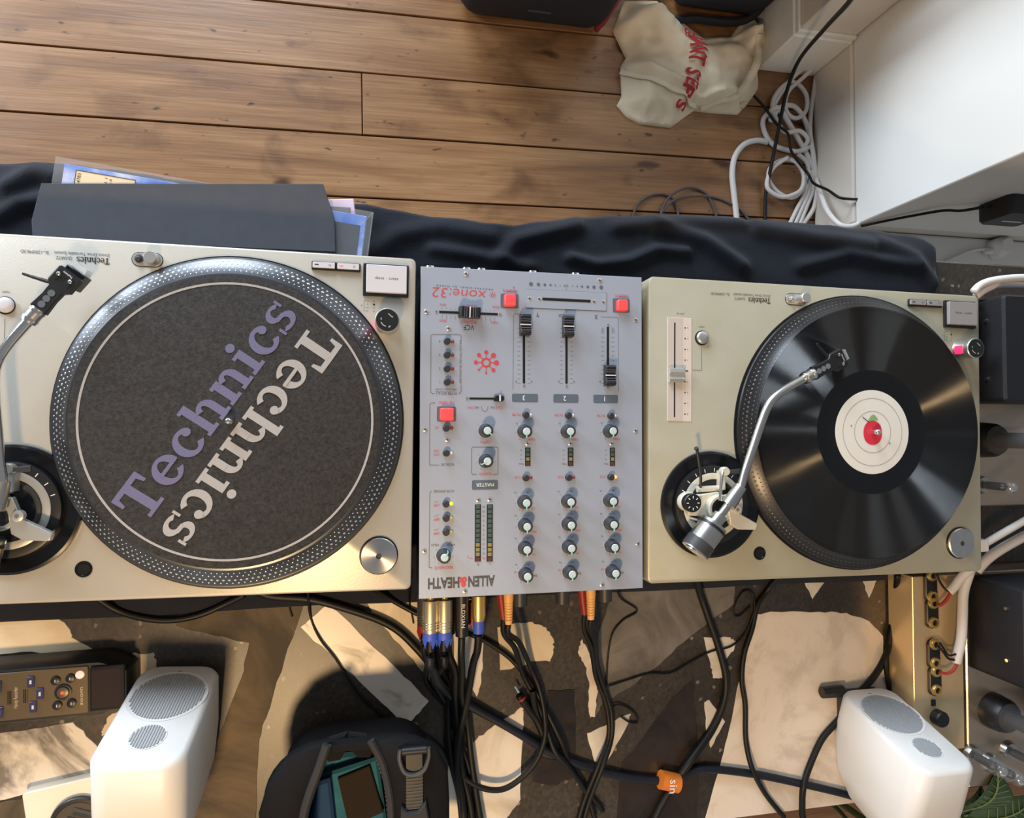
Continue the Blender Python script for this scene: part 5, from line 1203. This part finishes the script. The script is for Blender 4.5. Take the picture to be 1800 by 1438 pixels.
# ------------------------------------------------------------------ potted plant by the table corner
M_LEAF = mat('dark_leaf', (62, 92, 52), 0.38, 0, var=(30, (40, 66, 40), (1, 1, 1), .2))
M_LEAF2 = mat('light_leaf_vein', (120, 142, 92), 0.5)
M_STEM = mat('green_stem', (86, 104, 62), 0.6)
px0, py0 = .80, -.52
plant = thing('potted_plant', 'leafy green plant in a clay pot behind the table corner', 'plant', (px0, py0, 0))
MB().lathe([(.085, 0), (.11, .16), (.125, .20), (.125, .23), (.112, .23), (.108, .205)], (0, 0, 0), 32).build('pot', mat('clay_pot', (150, 92, 66), .8), plant)
MB().lathe([(.108, .19), (.108, .208)], (0, 0, 0), 28).build('soil', mat('soil', (40, 30, 24), .95), plant)
def leaf(base, tip, wd, droop=.02):
    b0, t0 = Vector(base), Vector(tip); d = t0-b0; s_ = d.cross(Vector((0, 0, 1))).normalized(); o = MB(); n_ = 10; rows = []
    for i in range(n_+1):
        t = i/n_; c = b0 + d*t + Vector((0, 0, droop*math.sin(PI*t))); ww = wd*(math.sin(PI*min(1, t*1.02)**.75)+.03)
        rows.append([tuple(c - s_*ww - Vector((0, 0, -.18*ww))), tuple(c - s_*ww*.5), tuple(c), tuple(c + s_*ww*.5), tuple(c + s_*ww + Vector((0, 0, .18*ww)))])
    vs_ = [v for r_ in rows for v in r_]; fs_ = [(5*i+k, 5*i+k+1, 5*i+k+6, 5*i+k+5) for i in range(n_) for k in range(4)]
    o.add(vs_, fs_); lf_ = o.build('leaf', M_LEAF, plant, ang=2)
    m_ = lf_.modifiers.new('thick', 'SOLIDIFY'); m_.thickness = .0008
    v = MB()
    v.tube([Vector(r_[2]) + Vector((0, 0, .0014)) for r_ in rows], [.0011]*11, 6, 0)
    for i in range(2, 9):
        for k in (0, 4):
            v.tube([Vector(rows[i][2]) + Vector((0, 0, .0014)), Vector(rows[min(10, i+1)][k]).lerp(Vector(rows[i][2]), .15) + Vector((0, 0, .0014))], [.0006, .0004], 5, 0)
    v.build('leaf_veins', M_LEAF2, lf_)
def stem(tip):
    MB().tube([(0, 0, .2), (tip[0]*.3, tip[1]*.3, .45), tip], [.006, .004, .0025], 8, 0).build('stem', M_STEM, plant)
def PL(x, y, z): q = at(x, y, z); return (q.x-px0, q.y-py0, z)
for (bx_, by_, bz), (tx_, ty_, tz), wd in (((1690,1425,.74),(1752,1352,.79),.030), ((1700,1440,.72),(1815,1395,.76),.036), ((1690,1470,.66),(1800,1450,.70),.040), ((1660,1440,.68),(1725,1380,.71),.028),
                                           ((1580,1490,.62),(1455,1445,.60),.030), ((1600,1500,.60),(1530,1428,.63),.026), ((1640,1520,.62),(1700,1425,.64),.034), ((1720,1500,.60),(1840,1440,.64),.040), ((1560,1520,.55),(1400,1470,.56),.034)):
    b3, t3 = PL(bx_, by_, bz), PL(tx_, ty_, tz); stem(b3); leaf(b3, t3, wd)

# ------------------------------------------------------------------ things on the floor beyond the table
# tote bag: a slumped canvas bag, a soft height field over its outline
tote_px = [(1101,-6),(1084,43),(1107,92),(1097,107),(1099.5,160),(1091,176),(1108,196),(1131.5,209),(1187,216),(1206,202),(1227.5,186),(1262,190),(1306,193),(1306.7,172),(1327,169),(1339,150),(1339.5,135),(1336,100),(1357,71),(1345,50),(1327,24),(1306,37),(1290,58),(1240,58.7),(1205,32),(1167,0),(1160,-6)]
tp_w = [(at(x, y, .03).x, at(x, y, .03).y) for x, y in tote_px]
def inside(x, y, P):
    c = False
    for i in range(len(P)):
        (x1, y1), (x2, y2) = P[i], P[i-1]
        if (y1 > y) != (y2 > y) and x < (x2-x1)*(y-y1)/(y2-y1)+x1: c = not c
    return c
def edge_d(x, y, P):
    b_ = 9
    for i in range(len(P)):
        a, c = Vector(P[i-1]), Vector(P[i]); d = c-a; t = max(0, min(1, (Vector((x, y))-a).dot(d)/max(1e-9, d.length_squared)))
        b_ = min(b_, (a+d*t-Vector((x, y))).length)
    return b_
fold = [([(1097,110),(1150,140),(1230,178),(1262,172)], .020, .012), ([(1310,60),(1322,110),(1300,165)], .018, .010), ([(1100,45),(1150,20),(1165,0)], .014, .02), ([(1230,70),(1290,62),(1335,64)], .012, .009), ([(1187,214),(1200,170),(1215,110)], .012, .016), ([(1225,182),(1280,165),(1300,160)], .014, .010), ([(1327,26),(1322,70)], .012, .010)]
FW = [([at(x, y, .03) for x, y in p], h, wd) for p, h, wd in fold]
def tote_h(x, y):
    d = edge_d(x, y, tp_w)
    return .012 + .050*(1-math.exp(-(d/.035)**2)) + min(1, d/.012)*(sum(h*math.exp(-(seg_d(x, y, pl)/wd)**2) for pl, h, wd in FW) + .012*noise.noise((x*16, y*16, 3)) + .006*noise.noise((x*40, y*40, 5)))
import bmesh
bm = bmesh.new()
ov = [bm.verts.new((x, y, 0)) for x, y in tp_w]; bm.faces.new(ov)
bmesh.ops.triangulate(bm, faces=bm.faces[:])
for _ in range(7):
    es = [e for e in bm.edges if e.calc_length() > .011]
    if not es: break
    bmesh.ops.subdivide_edges(bm, edges=es, cuts=1, use_grid_fill=False)
    bmesh.ops.triangulate(bm, faces=bm.faces[:])
bmesh.ops.beautify_fill(bm, faces=bm.faces[:], edges=bm.edges[:])
for v in bm.verts: v.co.z = tote_h(v.co.x, v.co.y)
bound = [e for e in bm.edges if e.is_boundary]
ext_ = bmesh.ops.extrude_edge_only(bm, edges=bound)
for g in ext_['geom']:
    if isinstance(g, bmesh.types.BMVert): g.co.z = .0006
me = bpy.data.meshes.new('canvas'); bmesh.ops.recalc_face_normals(bm, faces=bm.faces[:]); bm.to_mesh(me); bm.free()
for p in me.polygons: p.use_smooth = True
M_CANV = mat('natural_canvas', (232, 218, 192), 0.9, 0, var=(9, (218, 202, 174), U, .25), bump=(300, .35, U))
me.materials.append(M_CANV)
tote = thing('tote_bag', 'crumpled natural canvas tote bag with red lettering on the floor', 'tote bag')
link('canvas', me, tote)
def strip(pts_, wd, nm, m, lift=.004):
    o = MB(); P_ = crom([Vector(tuple(at(x, y, .05))) for x, y in pts_], 6); rows = []
    for i, p in enumerate(P_):
        t = (P_[min(i+1, len(P_)-1)] - P_[max(0, i-1)]).normalized(); s_ = Vector((-t.y, t.x, 0))*wd/2
        z = (tote_h(p.x, p.y) if inside(p.x, p.y, tp_w) else .012) + lift
        rows += [(p.x-s_.x, p.y-s_.y, z), (p.x+s_.x, p.y+s_.y, z)]
    o.add(rows, [(2*i, 2*i+1, 2*i+3, 2*i+2) for i in range(len(P_)-1)])
    q = o.build(nm, m, tote, ang=2); k = q.modifiers.new('thick', 'SOLIDIFY'); k.thickness = .0025; return q
strip([(1099,112),(1130,132),(1175,158),(1215,174),(1232,178)], .017, 'handle', M_CANV, .007)
strip([(1330,66),(1326,100),(1312,140),(1300,164),(1270,172),(1240,180)], .021, 'handle', M_CANV, .008)
M_REDP = mat('red_screen_print', (176, 44, 54), .85)
lets = [('G', 1213, 54, .030), ('I', 1222, 66, .040), ('A', 1228, 77, .046), ('N', 1226, 93, .046), ('T', 1222, 109, .042), ('S', 1217, 130, .040), ('T', 1213, 143, .038), ('E', 1209, 154, .036), ('P', 1204, 165, .034), ('S', 1200, 182, .026)]
for i, (ch, x, y, cp_) in enumerate(lets):
    w_ = at(x, y, .06); to = text(ch, w_.x, w_.y, 0, cp_, M_REDP, tote, rz=-PI/2-.10 - .02*i, bold=.03)
    to.scale = (.72, 1, 1)
    Mt = Matrix.Translation((w_.x, w_.y, 0)) @ Matrix.Rotation(to.rotation_euler.z, 4, 'Z') @ Matrix.Diagonal((.026/cp_, 1, 1, 1))
    bm = bmesh.new(); bm.from_mesh(to.data); bmesh.ops.triangulate(bm, faces=bm.faces[:])
    for _ in range(2):
        es = [e for e in bm.edges if e.calc_length() > .008]
        if es: bmesh.ops.subdivide_edges(bm, edges=es, cuts=1); bmesh.ops.triangulate(bm, faces=bm.faces[:])
    for v in bm.verts:
        p = Mt @ v.co; v.co = (p.x, p.y, max(tote_h(p.x+dx_, p.y+dy_) for dx_ in (-.007, 0, .007) for dy_ in (-.007, 0, .007)) + .002)
    bm.to_mesh(to.data); bm.free(); to.location = (0, 0, 0); to.rotation_euler = (0, 0, 0); to.scale = (1, 1, 1)

M_CASE = mat('navy_black_nylon', (30, 33, 42), 0.8, 0, bump=(500, .3, U))
su = thing('suitcase', 'black soft suitcase with red and grey stripe on its side', 'suitcase', (.315, 1.33, 0))
def rbox(w_, d_, r, h0, h1, nm, m, par, oz=.03):
    R_ = lambda s: rrect(0, 0, w_-2*s, d_-2*s, max(.004, r-s*.6), 5)
    return MB().loft([[(x, y, z) for x, y in R_(s)] for s, z in ((.05, h0), (.018, h0+.012), (.004, h0+.045), (0, h0+.09), (0, h1-.09), (.006, h1-.04), (.03, h1))]).build(nm, m, par, ang=1.2)
rbox(.385, .330, .05, .004, .56, 'case_body', M_CASE, su)
for k, (x, m_) in enumerate(((.176, mat('red_trim', (140, 46, 56), .6)), (.189, mat('grey_trim', (112, 118, 128), .6)))):
    MB().tube([(x-.012, -.150+.014*k, .02), (x, -.146+.016*k, .09), (x+.003, -.140+.016*k, .25), (x+.003, -.140+.016*k, .50)], .0075, 8, 4).build('side_stripe', m_, su, ang=2)
MB().box(-.025, .03, -.1665, -.164, .080, .084).build('front_badge', mat('badge_grey', (74, 78, 86), .5), su)
bp = thing('black_bag', 'black bag standing behind the canvas tote bag', 'bag', (.805, 1.385, 0))
rbox(.270, .26, .04, .003, .42, 'bag_body', M_CASE, bp)
MB().tube([(-.125, -.155, .012), (-.06, -.140, .014), (.03, -.138, .014), (.09, -.128, .02), (.11, -.115, .06)], .010, 8, 4).build('strap', M_CASE, bp)

# white, black and grey leads on the floor by the wall
def fcable(label, pts_, r, m, name='cable'):
    w_ = [(at(x, y, z).x, at(x, y, z).y, z) for x, y, z in pts_]
    return tag(MB().tube(w_, r, 10, 6).build(name, m, ang=3), label, 'cable')
def fx(pl, z=.006): return [(x, y, z if len(p) == 2 else p[2]) for p in pl for x, y in [p[:2]]]
fcable('long white extension lead piled in loose loops by the skirting', [(1600,2,.31),(1560,28,.25),(1500,66,.145),(1460,92,.07),(1425,112,.02),(1395,135,.014),(1372,165,.010),(1356,195,.010),(1356,212,.012),(1370,190,.018),(1395,187,.020),(1415,212,.016),(1425,250,.010),(1415,262,.018),(1395,266,.010),(1362,256,.010),(1345,235,.008),(1341,212,.008),(1352,198,.022),(1368,190,.022),(1390,222,.020),(1420,275,.010),(1432,305,.008),(1436,320,.008)], .0065, M_WCABLE)
fcable('white lead sweeping in an open curve beside the tote bag', [(1349,250,.006),(1330,247,.006),(1308,254,.006),(1292,275,.006),(1287,305,.006),(1290,340,.006),(1294,375,.006),(1296,400,.008)], .0075, M_WCABLE)
fcable('white lead running straight along the foot of the wall', [(1590,22,.27),(1540,50,.19),(1480,88,.09),(1448,102,.014),(1436,130,.008),(1430,165,.008),(1425,200,.008),(1424,235,.020),(1430,275,.018),(1434,320,.008),(1432,360,.008),(1418,385,.006),(1400,405,.008)], .0062, M_WCABLE)
fcable('white lead coiled in a neat ring on the floorboards', [(1402,270,.008),(1420,290,.008),(1416,325,.008),(1395,347,.008),(1370,340,.008),(1352,318,.008),(1354,295,.008),(1376,281,.008),(1398,284,.022),(1412,305,.020),(1410,330,.020),(1395,342,.020),(1372,346,.020),(1350,332,.020),(1350,312,.020),(1362,292,.02),(1385,277,.02)], .0056, M_WCABLE)
fcable('white lead in the tangle looping over the others', [(1475,75,.06),(1440,110,.03),(1408,140,.02),(1388,158,.018),(1380,180,.022),(1385,200,.022),(1400,208,.02),(1416,196,.02),(1418,170,.02),(1405,150,.014),(1388,145,.014),(1370,158,.016),(1358,180,.016),(1362,205,.028),(1380,232,.028),(1405,230,.028),(1420,245,.028),(1410,262,.01)], .0056, M_WCABLE)
for k, dx in enumerate((0, 8, 15)):
    fcable(('leftmost', 'middle', 'rightmost')[k] + ' of three white leads running side by side under the cloth', [(1419+dx*.6,300,.008),(1416+dx*.8,335,.008),(1402+dx,365,.008),(1385+dx*1.2,400,.008),(1375+dx*1.2,420,.008)], .0056, M_WCABLE)
fcable('white lead draped over the skirting up to the wall edge', [(1434,315,.02),(1444,345,.075),(1455,372,.11),(1475,394,.145),(1495,398,.155),(1512,392,.158)], .0062, M_WCABLE)
fcable('black cable hanging from above down to the floorboards', [(1510,-30,.75),(1493,3,.62),(1450,50,.40),(1405,105,.20),(1383,160,.10),(1370,220,.04),(1360,270,.03),(1352,310,.022),(1346,340,.012),(1345,395,.006)], .0046, M_CABLE)
fcable('thin black cable crossing the white loops to the wall', [(1325,168,.02),(1345,190,.03),(1365,218,.036),(1385,235,.036),(1392,268,.034),(1420,305,.03),(1430,322,.06),(1455,334,.11),(1475,347,.150),(1496,350,.157),(1508,350,.158)], .0034, M_CABLE)
M_GCAB = mat('grey_cable', (92, 86, 92), 0.5)
fcable('grey cable coiled loosely at the edge of the cloth', [(1110,388,.004),(1122,358,.004),(1150,342,.004),(1178,346,.004),(1192,375,.004),(1185,395,.006),(1160,392,.008),(1172,352,.010),(1205,330,.008),(1238,338,.004),(1255,365,.004),(1262,395,.004)], .0030, M_GCAB)
fcable('grey cable running from the coil towards the white lead', [(1150,392,.006),(1180,355,.012),(1215,345,.010),(1260,348,.004),(1300,368,.004),(1322,395,.004)], .0030, M_GCAB)
# plugs on the wall face right of the boxed corner
ad_ = thing('power_adapter', 'black power adapter plugged in on the wall at the right edge', 'adapter', (1.325, .684, .370))
MB().loft([[(x, -y, z) for x, z in rrect(0, 0, .105*s_, .085*s_, .012)] for s_, y in ((1.0, .001), (1.0, .036), (.93, .042))]).build('adapter_body', M_BLK, ad_)
MB().box(-.02, .03, -.0426, -.0415, -.012, -.006).build('adapter_label', M_LGREY, ad_)
MB().rod((-.05, -.012, -.01), (-.066, -.012, -.013), .004, .003, 10).build('strain_relief', M_BLK, ad_)
tag(MB().tube([(1.262, .672, .356), (1.225, .668, .335), (1.195, .672, .318), (1.165, .676, .262), (1.140, .678, .215), (1.115, .680, .160)], .0032, 8, 5).build('adapter_cable', M_CABLE, ang=3), 'thin black cable from the wall adapter along the boxed edge', 'cable')
wp = thing('mains_plug', 'white mains plug lying on the white ledge by the wall', 'plug', (*at(1768, 432, .14).xy, .110), .4)
MB().loft([[(x, y, z) for x, y in rrect(0, 0, .055*s_, .052*s_, .014)] for s_, z in ((1, .001), (1.0, .022), (.72, .034), (.66, .038))]).build('plug_body', M_WCABLE, wp)
MB().rod((-.026, 0, .012), (-.048, .004, .010), .009, .005, 12).build('strain_relief', M_WCABLE, wp)
q0 = at(1745, 437, .121)
tag(MB().tube([tuple(at(1742, 438, .119)), tuple(at(1712, 440, .117)), tuple(at(1680, 452, .117)), tuple(at(1652, 466, .117)), tuple(at(1630, 480, .117))], .0042, 8, 5).build('plug_cable', M_WCABLE, ang=3), 'white cable trailing from the mains plug along the ledge', 'cable')
for (a0, b0) in (((1586, 402), (1602, 428)), ((1596, 410), (1628, 397))):
    pass
